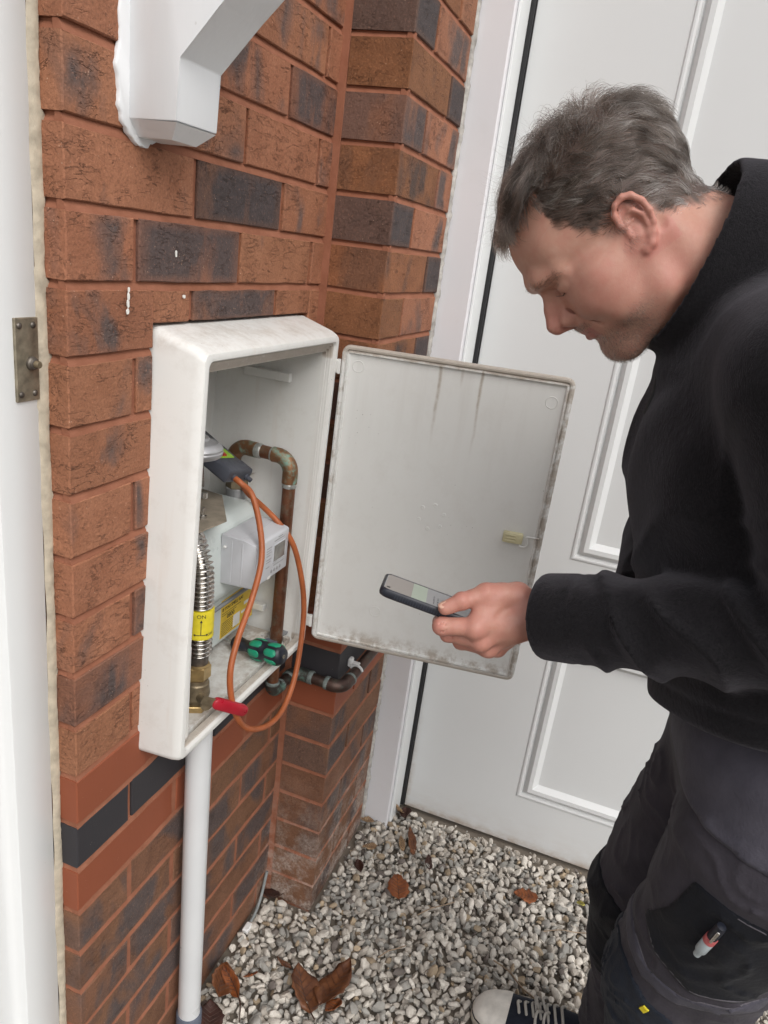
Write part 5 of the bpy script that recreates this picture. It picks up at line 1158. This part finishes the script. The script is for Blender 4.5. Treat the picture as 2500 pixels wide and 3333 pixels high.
def pick(w, n):
    fa = np.linalg.norm(np.cross(VB[FB[:, 2]]-VB[FB[:, 0]], VB[FB[:, 3]]-VB[FB[:, 1]]), axis=1)*w[FB].mean(1); i = hr.choice(len(FB), n, p=fa/fa.sum()); b = hr.dirichlet([1, 1, 1, 1], n)
    return (VB[FB[i]]*b[:, :, None]).sum(1), (NB[FB[i]]*b[:, :, None]).sum(1)
ww = np.maximum(scalp*.9, fuzz)*(1+1.2*(f_ > 40)*(u_ > 55))
R_, N_ = pick(ww, 19000); q = (R_-HO_)@HM.T; n_ = N_@HM.T; al = np.abs(q[:, 1]); sg = np.sign(q[:, 1])
top = sst(n_[:, 2], .35, .75); frt = sst(q[:, 0], 15, 60); bck = sst(-q[:, 0], 10, 55)
dq = np.zeros_like(q)
dq += (top*(1-frt))[:, None]*np.array([.15, 0, .1])+(top*frt)[:, None]*np.array([.95, 0, -.05])
dq += ((1-top)*(1-bck))[:, None]*np.array([-.92, 0, -.34])+((1-top)*bck)[:, None]*np.array([-.35, 0, -.95])+(top*bck)[:, None]*np.array([-.8, 0, -.1])
dq[:, 1] += sg*top*.35*hr.random(len(q))
dq -= n_*(dq*n_).sum(1)[:, None]*.8
lift = np.where(top > .5, .36, .26)+.10*hr.normal(size=len(q)); lift[(q[:, 0] > 60)] += .10
lens = 20+24*top+10*top*frt+6*bck*(q[:, 2] > 0); edge = np.clip((q[:, 2]-np.interp(q[:, 0], HBF, HBU)+4)/32, .14, 1); lens = np.where((q[:, 0] < 72) & (al > 40), lens*(.20+.80*edge), np.where(q[:, 0] > 62, 36, lens*(.3+.7*edge))); lens *= hr.uniform(.7, 1.15, len(q))
dq += n_*np.clip(lift, .05, 1)[:, None]
NC = 620; cc = R_[hr.choice(len(R_), NC, replace=False)]; cid = np.concatenate([np.argmin(((R_[s:s+1500, None]-cc[None])**2).sum(2), 1) for s in range(0, len(R_), 1500)])
gc = hr.uniform(0, .62, NC)**1.3; grey = np.clip(gc[cid]+hr.uniform(0, .35, len(q))+.22*(q[:, 2] < 25)+.12*(q[:, 0] > 85)+(hr.random(len(q)) < .07)*.35, 0, 1)
strands('hair', R_, dq@HM, lens, 8, hr.uniform(.10, .17, len(q)), grey, body, .48, (cid, .60), 4, lift=np.clip(lift, .05, 1))
R_, N_ = pick(scalp*(f_ > 20)*(u_ > 60), 420)                   # flyaway ends along the outline
q = (R_-HO_)@HM.T; dq = N_+hr.normal(size=N_.shape)*.45+np.array([.3, 0, .1])@HM
strands('flyaway_hair', R_, dq, hr.uniform(22, 44, 420), 8, np.full(420, .055), hr.uniform(.2, 1, 420), body, .8, None, 5)
wb_ = beard*(f_ > 15)*(l_ > -60); R_, N_ = pick(wb_, 4200); dq = N_*.55+np.array([-.35, 0, -.7])@HM+hr.normal(size=N_.shape)*.2
strands('stubble', R_, dq, hr.uniform(2.0, 4.4, 4200), 3, np.full(4200, .06), np.clip(hr.uniform(.1, 1.0, 4200), 0, 1), body, .1, None, 6)
R_, N_ = pick(side, 420); dq = N_*.3+np.array([-.25, 0, -.95])@HM+hr.normal(size=N_.shape)*.12
strands('sideburn', R_, dq, hr.uniform(5, 9, 420), 4, np.full(420, .06), hr.uniform(.3, 1, 420), body, .2, None, 7)
eb = inhead*np.exp(-((u_-(17-.15*np.maximum(0, al_-18)))/3.2)**2)*sst(al_, 12, 17)*(1-sst(al_, 44, 50))*(f_ > 72); R_, N_ = pick(eb, 760); s_ = np.sign((R_-HO_)@HM[1])
dq = N_*.25+(np.stack([-.35*np.ones(760), .75*s_, .15*np.ones(760)], 1))@HM+hr.normal(size=N_.shape)*.15
strands('eyebrow', R_, dq, hr.uniform(5, 9, 760), 4, np.full(760, .07), hr.uniform(.2, .7, 760), body, .15, None, 8)
lm_ = simple('dark_lashes', (.060, .036, .027), .6)
for sd_ in (1, -1):                                              # lash line of the lowered lids
    P = [(103, 16.5, -3.4), (101, 24, -6.8), (98.6, 30, -7.8), (95, 36, -7.1), (86, 45, -2.2)]
    P = np.array(cat_rom([H2W((f0, sd_*l0, u0)) for f0, l0, u0 in P], 5)); P = np.array([VB[np.argmin(((VB-p)**2).sum(1))] for p in P]); P[1:-1] = (P[:-2]+2*P[1:-1]+P[2:])/4
    g = G(); g.tube([tuple(p/1000.) for p in P], list(.00015+.00038*np.sin(np.linspace(.15, 2.9, len(P)))), 6); part('eyelash', g, lm_, body, smooth=180)
# thumb nail
tp, tq = np.array(HJ['t'][3]), np.array(HJ['t'][2]); ax_ = (tp-tq)/np.linalg.norm(tp-tq); nn = np.array([-.35, .25, .90]); nn = nn-ax_*(nn@ax_); nn /= np.linalg.norm(nn); bb = np.cross(ax_, nn)
g = G(); pts = rrect(-6.8, 6.0, -5.4, 5.4, 4.6, 4)
def nl_(k, h): return [tuple((tp+ax_*(x*k+.8)+bb*(y*k)+nn*(math.sqrt(max(1, 7.9**2-(y*k)**2))+h-.30*max(0, x*k-2)))/1000.) for x, y in pts]
g.loft([nl_(1, -1.2), nl_(1, .15), nl_(.9, .45), nl_(.05, .55)], cap0=False); part('thumb_nail', g, simple('nail', (.60, .36, .27), .3, var=.06), body, smooth=180)

# ---- fleece jacket
def fleece():
    t = NT('black_fleece'); v = t.vadd(t.obj(), t.ma('MULTIPLY', t.noise(60, 2), .004))
    h = t.ma('ADD', t.noise(900, 4, .7, vec=t.map(v, scale=(1, 1, .55))), t.ma('MULTIPLY', t.noise(130, 4, .6), .8))
    c = t.mix(t.ramp(t.noise(420, 3, .7), [(.3, 0), (.75, 1)]), (.0065, .0062, .0072), (.0190, .0175, .0195))
    return t.set(col=c, rough=.95, spec=.12, nor=t.bump(h, .7, .0022), sheen=.34, sheenr=.35, sheent=(.55, .52, .58))
M['fleece'] = fleece()
CTOP = np.array([272., -566., -132.]); CN = .51*HF+.86*HU; CN /= np.linalg.norm(CN); CS = HF-CN*(HF@CN); CS /= np.linalg.norm(CS); CLt = np.cross(CN, CS)
SH, EL, CU = np.array([97., -690., -215.]), np.array([80., -778., -428.]), np.array([166., -508., -520.])
FA = (CU-EL)/np.linalg.norm(CU-EL); FLN = np.linalg.norm(CU-EL)
FUP = np.array([0, 0, 1.]); FUP = FUP-FA*(FUP@FA); FUP /= np.linalg.norm(FUP)
def jacket(P):
    # trunk: leaning forward, wider than deep
    d = np.minimum(cap(P, (223, -697, -322), (215, -806, -645), 124, 128), cap(P, (350, -684, -322), (368, -790, -645), 124, 128))
    d = smin(d, cap(P, (286, -690, -330), (292, -798, -650), 132, 132), 50)
    d = smin(d, cap(P, (284, -652, -200), SH, 74, 76), 45); d = smin(d, cap(P, (284, -652, -200), FSH, 74, 76), 45)
    d = smin(d, cap(P, (286, -640, -190), (286, -730, -300), 78, 120), 40)
    d = smin(d, cap(P, H2W((-72, 0, -112)), (288, -745, -250), 66, 100), 40)
    q = P-CTOP; s, l, h = q@CS, q@CLt, q@CN                          # collar: a standing tube round the neck
    rr_ = np.sqrt(((s+6-.10*h)/96.)**2+(l/74.)**2)*82-82; h0 = h-.05*s; flare = -.12*np.minimum(h, 0)
    shell = np.abs(rr_-flare)-3.6; col_ = smax(smax(shell, h0-4, 5), -h-96, 10)
    neckhole = np.maximum(rr_-flare+2.5, -h-75)
    far = cap(P, FSH, FEL, 76, 64); far = smin(far, cap(P, FEL, FWR, 62, 46), 18); far = smax(far, (P-np.array(FWR)-np.array([8, -6, 3]))@(np.array(FWR)-np.array(FEL))/np.linalg.norm(np.array(FWR)-np.array(FEL)), 4)
    d = smin(d, far, 26)
    # drape on the trunk
    d = d-7.5*(1-np.abs(np.sin(((P-SH)@np.array([.25, .66, .42]))/30+1.0*vnoise(P, 170, 2))))**2*np.exp(-((P[:, 2]+400)/200)**2)*sst(P[:, 1], -800, -620)+3*vnoise(P, 105, 7)
    ua = cap(P, SH, EL, 78, 62)+2; w = P-EL; sA = w@FA; hA = w@FUP
    fa = cap(P, EL, CU+FA*30, 59, 49)+1.5
    ph = (FLN-sA)*1.0+.62*hA+13*vnoise(P, 130, 4)+.005*hA**2
    amp = 7.0*sst(FLN-sA, 40, 80)*(.15+.85*sst(vnoise(P, 95, 14), -.8, .4))
    fold = (1-np.abs(np.sin(ph*PI/60.)))**1.6*2-.9
    fa = fa-amp*fold*.8-1.6*vnoise(P, 55, 9)*sst(FLN-sA, 30, 60)
    fa = fa+2.2*np.exp(-((FLN-sA-45)/3.0)**2)                         # cuff seam
    ua = ua-7.0*(1-np.abs(np.sin(((P-EL)@np.array([.1, .75, .65]))/24+1.2*vnoise(P, 110, 6))))**2*np.exp(-np.abs((P-EL)[:, 2]-60)/110)
    arm = smin(ua, fa, 22); arm = smax(arm, sA-FLN, 5)
    d = smin(d, arm, 14)
    # hem
    hp = P[:, 2]-(-636+.30*(290-P[:, 0])-.08*(P[:, 1]+640)); d = d+2.4*np.exp(-((hp-30)/3.2)**2)-2.0*sst(-hp, -28, -6)
    d = smax(d, -hp, 6)
    d = smax(d, -neckhole, 5); d = smin(d, col_, 7)
    return d
VJ, FJ_ = nets(jacket, (-20, -960, -780), (590, -460, 10), 3.6); VJ = relax(VJ, FJ_, 2, .5)
jk = mesh_np('fleece_jacket', VJ, FJ_, M['fleece'], man)
def on_sag(s, l, h): return tuple((CTOP+CS*s+CLt*l+CN*h)/1000.)
g = G(); g.box(-.0035, .0035, -.001, .0015, -.011, .004, .0008, xf=frame(on_sag(97, 0, -16), Vector(CLt), Vector(CS), Vector(CN))); part('zip_slider', g, M['zinc'], jk)
g = G(); a = Vector(on_sag(99, 0, -20)); g.tube([a, a+Vector((-.002, .004, -.016)), a+Vector((-.003, .002, -.034)), a+Vector((-.004, .006, -.060))], [.0016, .0016, .002, .0026], 8); part('zip_pull', g, M['black_rubber'], jk, smooth=60)

# ---- work trousers
NHIP, NKN, NAN = np.array([205., -815., -745.]), np.array([254., -772., -1048.]), np.array([288., -835., -1495.])
FHIP, FKN, FAN = np.array([385., -800., -745.]), np.array([424., -742., -1058.]), np.array([518., -772., -1490.])
def trousers(P):
    d = smin(cap(P, (235, -815, -650), (345, -800, -650), 122), cap(P, (230, -830, -740), (365, -815, -740), 112), 40)
    for h_, k_, a_, s in ((NHIP, NKN, NAN, 0), (FHIP, FKN, FAN, 3)):
        mid = k_*.76+a_*.24; lg = smin(smin(cap(P, h_, k_, 110, 84), cap(P, k_, mid, 82, 69), 16), cap(P, mid, a_+np.array([0, 0, 25]), 69, 58), 16)
        lg = lg-5.0*vnoise(P, 120, 20+s)-5.0*(1-np.abs(np.sin(P[:, 2]/34+1.5*vnoise(P, 130, 24+s)+P[:, 1]/60)))**2*(.45+.55*np.exp(-((P[:, 2]-k_[2])/90)**2))
        wr_ = 1.5*vnoise(P, 85, 40+s)+1.1*vnoise(P, 170, 41+s); lg = lg-4.6*(1-np.abs(np.sin(wr_*1.9+P[:, 2]/52-P[:, 1]/47)))**3*(.35+.65*sst(vnoise(P, 110, 44+s), -.5, .5))
        d = smin(d, lg, 14)
    d = smax(d, -(P[:, 2]+1512), 4)
    return d
def fabric(name, a, b, bumpd=.0012):
    t = NT(name); c = t.mix(t.ramp(t.noise(24, 6, .6), [(.3, 0), (.7, 1)]), a, b)
    h = t.ma('ADD', t.ma('MULTIPLY', t.noise(900, 3, .7), .35), t.noise(260, 5, .65)); h = t.ma('ADD', h, t.ma('MULTIPLY', t.noise(34, 4), 2.2))
    return t.set(col=c, rough=.82, spec=.22, nor=t.bump(h, .6, bumpd), sheen=.06)
M['canvas'] = fabric('charcoal_work_canvas', (.032, .0285, .036), (.050, .0445, .0545)); M['canvas_grey'] = fabric('grey_pocket_canvas', (.050, .047, .061), (.074, .070, .088))
M['canvas_black'] = fabric('black_panel_canvas', (.0038, .0042, .0065), (.0085, .0095, .014)); M['seam'] = fabric('grey_seam_stitch', (.085, .078, .090), (.13, .12, .135))
M['canvas_navy'] = fabric('navy_panel_canvas', (.008, .011, .018), (.016, .020, .030))
VT, FT = nets(trousers, (70, -960, -1530), (610, -610, -545), 4.0); VT = relax(VT, FT, 1, .4); NTn = vnormals(VT, FT)
tr = mesh_np('trousers', VT, FT, M['canvas'], man)
def inpoly(y, z, poly):
    c = np.zeros(len(y), bool)
    for (y0, z0), (y1, z1) in zip(poly, poly[1:]+poly[:1]): c ^= ((z0 > z) != (z1 > z)) & (y < (y1-y0)*(z-z0)/(z1-z0+1e-9)+y0)
    return c
def patch(name, poly, mat, off, sel, seam=True, par=None, label=None):
    """a sewn-on panel cut from the garment's own surface; poly is a pattern in the (y, z) plane, millimetres"""
    ctr = VT[FT].mean(1); m = inpoly(ctr[:, 1], ctr[:, 2], poly) & sel(ctr, NTn[FT].mean(1)); Fm = FT[m]
    if len(Fm) < 4: return None
    ids, inv = np.unique(Fm, return_inverse=True); Fm = inv.reshape(-1, 4); V0 = VT[ids]; N0 = NTn[ids]; n = len(ids)
    ed = np.concatenate([Fm[:, [i, (i+1) % 4]] for i in range(4)]); key = np.sort(ed, 1); k1 = key[:, 0]*n+key[:, 1]; uq, cn = np.unique(k1, return_counts=True); bd = ed[np.isin(k1, uq[cn == 1])]
    inr = np.ones(n, bool); inr[bd.ravel()] = False
    Vt = V0.copy()
    for _ in range(8):                                              # straighten the cut edge
        s = np.zeros_like(Vt); c = np.zeros(n); np.add.at(s, bd[:, 0], Vt[bd[:, 1]]); np.add.at(s, bd[:, 1], Vt[bd[:, 0]]); np.add.at(c, bd[:, 0], 1); np.add.at(c, bd[:, 1], 1)
        b = c > 0; Vt[b] = Vt[b]*.5+.5*s[b]/c[b][:, None]
    Vt = Vt+N0*np.where(inr, off, off*.72)[:, None]; Vb = V0-N0*2
    side_ = np.stack([bd[:, 1], bd[:, 0], bd[:, 0]+n, bd[:, 1]+n], 1)
    o = mesh_np(name, np.concatenate([Vt, Vb]), np.concatenate([Fm, side_]), mat, par or tr)
    if label: o['label'] = label
    if seam:
        nxt = {}
        for a_, b_ in bd: nxt[a_] = b_
        g = G(); st_ = set(nxt)
        while st_:
            a0 = st_.pop(); lp = [a0]; cur = nxt[a0]
            while cur in st_: st_.discard(cur); lp.append(cur); cur = nxt[cur]
            if len(lp) > 40:
                pt = Vt[lp]+N0[lp]*.3; cen = pt.mean(0)
                for k_ in (3.0,):
                    pp = pt+(cen-pt)/np.linalg.norm(cen-pt, axis=1)[:, None]*k_
                    for _ in range(3): pp = (np.roll(pp, 1, 0)+np.roll(pp, -1, 0)+2*pp)/4
                    g.tube([tuple(x/1000.) for x in np.concatenate([pp, pp[:1]])[::2]], .0013, 6, cap=False)
        if g.v: part('seam', g, M['seam'], o, smooth=180)
    return o
nearside = lambda c, n: (n[:, 0] < .25) & (c[:, 0] < 300)
farside = lambda c, n: (c[:, 0] > 310)
patch('thigh_pocket', [(-692, -560), (-677, -658), (-682, -678), (-697, -703), (-791, -714), (-870, -722), (-900, -560)], M['canvas_grey'], 3.0, nearside)
patch('side_panel', [(-734, -772), (-810, -774), (-870, -799), (-870, -838), (-825, -911), (-767, -932), (-718, -909), (-704, -884), (-719, -831)], M['canvas_black'], 2.6, nearside, label='black side pocket panel of the near trouser leg')
patch('knee_pad_pocket', [(-660, -985), (-700, -975), (-735, -1000), (-770, -1010), (-790, -1180), (-660, -1200)], M['canvas_navy'], 2.6, nearside, label='navy knee pad pocket of the near leg')
patch('knee_pad_pocket', [(-600, -1000), (-716, -1040), (-745, -1094), (-738, -1229), (-600, -1229)], M['canvas_black'], 2.6, farside, label='black knee pad pocket of the far leg')
patch('hem_band', [(-600, -925), (-676, -928), (-718, -968), (-760, -972), (-850, -925), (-850, -905), (-760, -950), (-722, -946), (-690, -915), (-600, -905)], M['canvas_grey'], 2.4, nearside)
def surf(y, z, near=True):
    c = VT if near else VT[VT[:, 0] > 300]; k = np.argmin((c[:, 1]-y)**2+(c[:, 2]-z)**2+(0.02*(c[:, 0]-60)**2 if near else 0)); 
    j = np.where(((VT-c[k])**2).sum(1) == 0)[0][0]; return VT[j], NTn[j]
for y, z in ((-730, -590), (-733, -1012)):
    p, n = surf(y, z); n = Vector(n); u = Vector((0, .45, -.9)); u = (u-n*u.dot(n)).normalized(); g = G()
    for k in range(4): g.box(-.0038+.0019*k, -.0024+.0019*k, -.0052, .0052, .002, .0048, xf=frame(tuple(p/1000.), n.cross(u), u, n))
    g.box(-.0040, .0040, -.0054, .0054, .001, .0042, xf=frame(tuple(p/1000.), n.cross(u), u, n)); part('yellow_tag', g, M['yellow'], tr, smooth=0)
p0, n0_ = surf(-768, -786); p1, n1_ = surf(-757, -848); A_ = Vector(p0/1000.)+Vector(n0_)*.010; B_ = Vector(p1/1000.)+Vector(n1_)*.010; dd = (B_-A_).normalized(); LP_ = (B_-A_).length
pen = thing('marker_pen', 'small grey marker with a pink-red band clipped in the black trouser pocket', 'pen', tuple(B_)); q3 = tuple(A_)
g = G(); g.lathe([(0, -.002), (.0050, -.001), (.0058, .004), (.0058, LP_*.36)], q3, dd, 16); part('cap', g, M['sd_black'], pen)
g = G(); g.lathe([(.0066, LP_*.36), (.0068, LP_*.37), (.0068, LP_*.50), (.0062, LP_*.51)], q3, dd, 16); part('band', g, simple('pink_red_plastic', (.42, .10, .10), .5), pen)
g = G(); g.lathe([(.0062, LP_*.51), (.0066, LP_*.53), (.0064, LP_*.82), (.0045, LP_*.88), (.0040, LP_), (0, LP_*1.01)], q3, dd, 16); part('barrel', g, simple('pale_grey_plastic', (.38, .43, .45), .35), pen)
nn_ = Vector(n0_); g = G(); g.box(-.0016, .0016, -.0008, .0008, 0, LP_*.34, .0005, xf=frame(A_+nn_*.0078, dd.cross(nn_), nn_, dd)); part('clip', g, M['steel'], pen)

# ---- canvas shoes with rubber toe caps
def make_shoe(name, label, heel, toe, side):
    heel = Vector(heel); toe = Vector(toe); fw = (toe-heel); L = fw.length; fw.normalize(); rt = fw.cross(Vector((0, 0, 1))).normalized()
    root = bpy.data.objects.new(name, None); COL.objects.link(root); root.parent = man; root.location = heel-man.location; root['label'] = label
    X = frame(heel, rt, fw, Vector((0, 0, 1)))
    ty = [0, .02, .10, .30, .50, .68, .80, .90, .96, .99, 1.0]; tw = [.012, .026, .034, .032, .038, .047, .049, .042, .030, .016, .004]
    hw = lambda t: float(np.interp(t, ty, tw)); cx_ = lambda t: side*.008*math.sin(PI*t)*(t > .3)
    tt_ = [0, .01, .03, .07, .14, .25, .4, .55, .68, .78, .86, .92, .96, .985, 1.0]
    out = [(cx_(t)+hw(t), t*L) for t in tt_]+[(cx_(t)-hw(t), t*L) for t in tt_[::-1]]
    g = G(); g.loft([[(x*k, y*k+(1-k)*L*.5, z) for x, y in out] for k, z in ((.97, .0), (1.0, .004), (1.0, .024), (.985, .028), (.93, .029))], xf=X); sole = part('sole', g, simple('off_white_rubber', (.55, .50, .42), .55, var=.25, nscale=30, bump=.15), root, smooth=40)
    g = G(); P = [(cx_(t)+hw(t)*1.006, t*L, .0235) for t in tt_[4:]]+[(cx_(t)-hw(t)*1.006, t*L, .0235) for t in tt_[4:][::-1]]; g.tube([X @ Vector(p) for p in P], .0014, 6); part('stripe', g, M['sd_black'], sole, smooth=60)
    top = lambda t: float(np.interp(t, [0, .1, .25, .45, .62, .75, .86, .94, 1], [.085, .092, .098, .088, .070, .058, .052, .044, .030]))
    def sect(t, k=1.0, n=12):
        w, h = hw(t)*.955*k, (top(t)-.022)*k; return [(cx_(t)+w*math.copysign(abs(math.cos(a))**.75, math.cos(a)), t*L, .020+h*math.sin(a)**.8) for a in np.linspace(0, PI, n)]
    def shell(t0, t1, k, nm, mat, cap_): 
        g = G(); ts = np.linspace(t0, t1, 12); g.loft([sect(t, k if not cap_ or t < .97 else k) for t in ts], cap0=True, cap1=True, xf=X); return part(nm, g, mat, root, smooth=60)
    shell(.0, .985, 1.0, 'canvas_upper', fabric('navy_shoe_canvas', (.008, .010, .018), (.015, .018, .030)), False)
    shell(.765, .992, 1.045, 'toe_cap', simple('scuffed_white_rubber', (.60, .57, .52), .45, var=.18, nscale=40), True)
    rl = random.Random(4); lm = simple('pale_grey_lace', (.36, .34, .31), .9, bump=.6, bscale=400, bdist=.002)
    for k in range(7):
        t = .44+.045*k; g = G(); w = .022-.001*k; z = top(t)
        g.tube(cat_rom([X @ Vector((cx_(t)-w, (t-.02)*L, z-.008)), X @ Vector((cx_(t)-w*.4, t*L, z+.003)), X @ Vector((cx_(t)+w*.4, (t+.012)*L, z+.003)), X @ Vector((cx_(t)+w, (t-.01)*L, z-.007))], 4), .0030, 8); part('lace', g, lm, root, smooth=180)
    for k in range(5):
        g = G(); t = .52+.02*k; s = rl.choice((-1, 1)); z = top(t)
        g.tube(cat_rom([X @ Vector((0, t*L, z+.004)), X @ Vector((s*.016, (t+.02+.02*rl.random())*L, z+.014)), X @ Vector((s*(.030+.008*rl.random()), (t+.03*rl.random())*L, z-.004)), X @ Vector((s*(.042+.01*rl.random()), (t-.04+.05*rl.random())*L, .022))], 5), .0027, 8); part('lace', g, lm, root, smooth=180)
    return root
make_shoe('shoe', 'right canvas shoe with a white rubber toe cap and loose pale laces', (.515, -.812, GZ+.004), (.5230, -.513, GZ+.004), 1)
make_shoe('shoe', 'left canvas shoe below the near trouser leg', (.280, -.875, GZ+.004), (.285, -.578, GZ+.004), -1)

# ---- the phone in his left hand
pa = Vector((-.1946, .9621, .1910)); pb = Vector((.9570, .2220, -.1540)); pb = (pb-pa*pb.dot(pa)).normalized(); pn = pa.cross(pb)
if pn.z < 0: pn = -pn
PLN, PWD, PTH = .146, .071, .0105
po = Vector((.1210, -.3264, -.5166))-pa*PLN                         # near, wrist-side corner, screen level
px_ = frame(po, pa, pb, pn)
ph_ = thing('smartphone', 'smartphone in a dark ridged case held in the man\'s left hand', 'phone', tuple(po))
def pring(e, z, r=.009): return [(x, y, z) for x, y in rrect(e, PLN-e, e, PWD-e, r, 5)]
g = G(); g.loft([pring(.003, -PTH), pring(.0008, -PTH+.0015), pring(0, -PTH+.004), pring(0, -.0022), pring(.0006, -.0004), pring(.0016, .0005), pring(.0026, .0004), pring(.0030, -.0006)], xf=px_)
case = part('case', g, simple('navy_phone_case', (.012, .014, .022), .42), ph_, smooth=40)
g = G()
for k in range(34): x = .020+k*.0032; g.box(x, x+.0015, -.0006, .001, -PTH+.0022, -.0028, xf=px_)
part('grip_ridge', g, simple('case_ridge', (.02, .024, .036), .4), case, smooth=0)['kind'] = 'stuff'
def scr(name, col, x0, x1, y0, y1, z, em=.10):
    t = NT(name); t.set(col=col, rough=.12, emc=(*col, 1), ems=em, spec=.5); g = G(); g.box(x0, x1, y0, y1, -.0006, z, xf=px_); return part(name, g, t.m, ph_, smooth=0)
glass = scr('screen', (.20, .20, .205), .0035, PLN-.0035, .0035, PWD-.0035, .00000, .30)
def ui(name, col, x0, x1, y0, y1, z=.00012, em=.3):
    t = NT(name); t.set(col=col, rough=.15, emc=(*col, 1), ems=em); g = G(); g.box(x0, x1, y0, y1, -.0004, z, xf=px_); return part(name, g, t.m, glass, smooth=0)
ui('status_bar', (.20, .18, .165), PLN-.037, PLN-.0045, .0045, PWD-.0045); ui('panel', (.25, .29, .235), PLN-.055, PLN-.037, .0045, PWD-.0045); ui('green_button', (.16, .32, .10), .022, .036, .006, .030)
g = G(); rr = random.Random(8)
for k in range(5):
    x = PLN-.064-.0048*k; y = .010
    while y < .040: w = rr.uniform(.002, .007); g.box(x-.0007, x+.0007, y, y+w, -.0002, .0003, xf=px_); y += w+.0016
part('text_lines', g, simple('screen_text', (.15, .15, .16), .3), glass, smooth=0)
g = G(); g.lathe([(.0022, 0), (.0022, .0003), (.0012, .0004), (0, .0001)], tuple(px_ @ Vector((PLN-.009, .012, .0001))), pn, 14); part('camera_lens', g, M['black_rubber'], ph_)
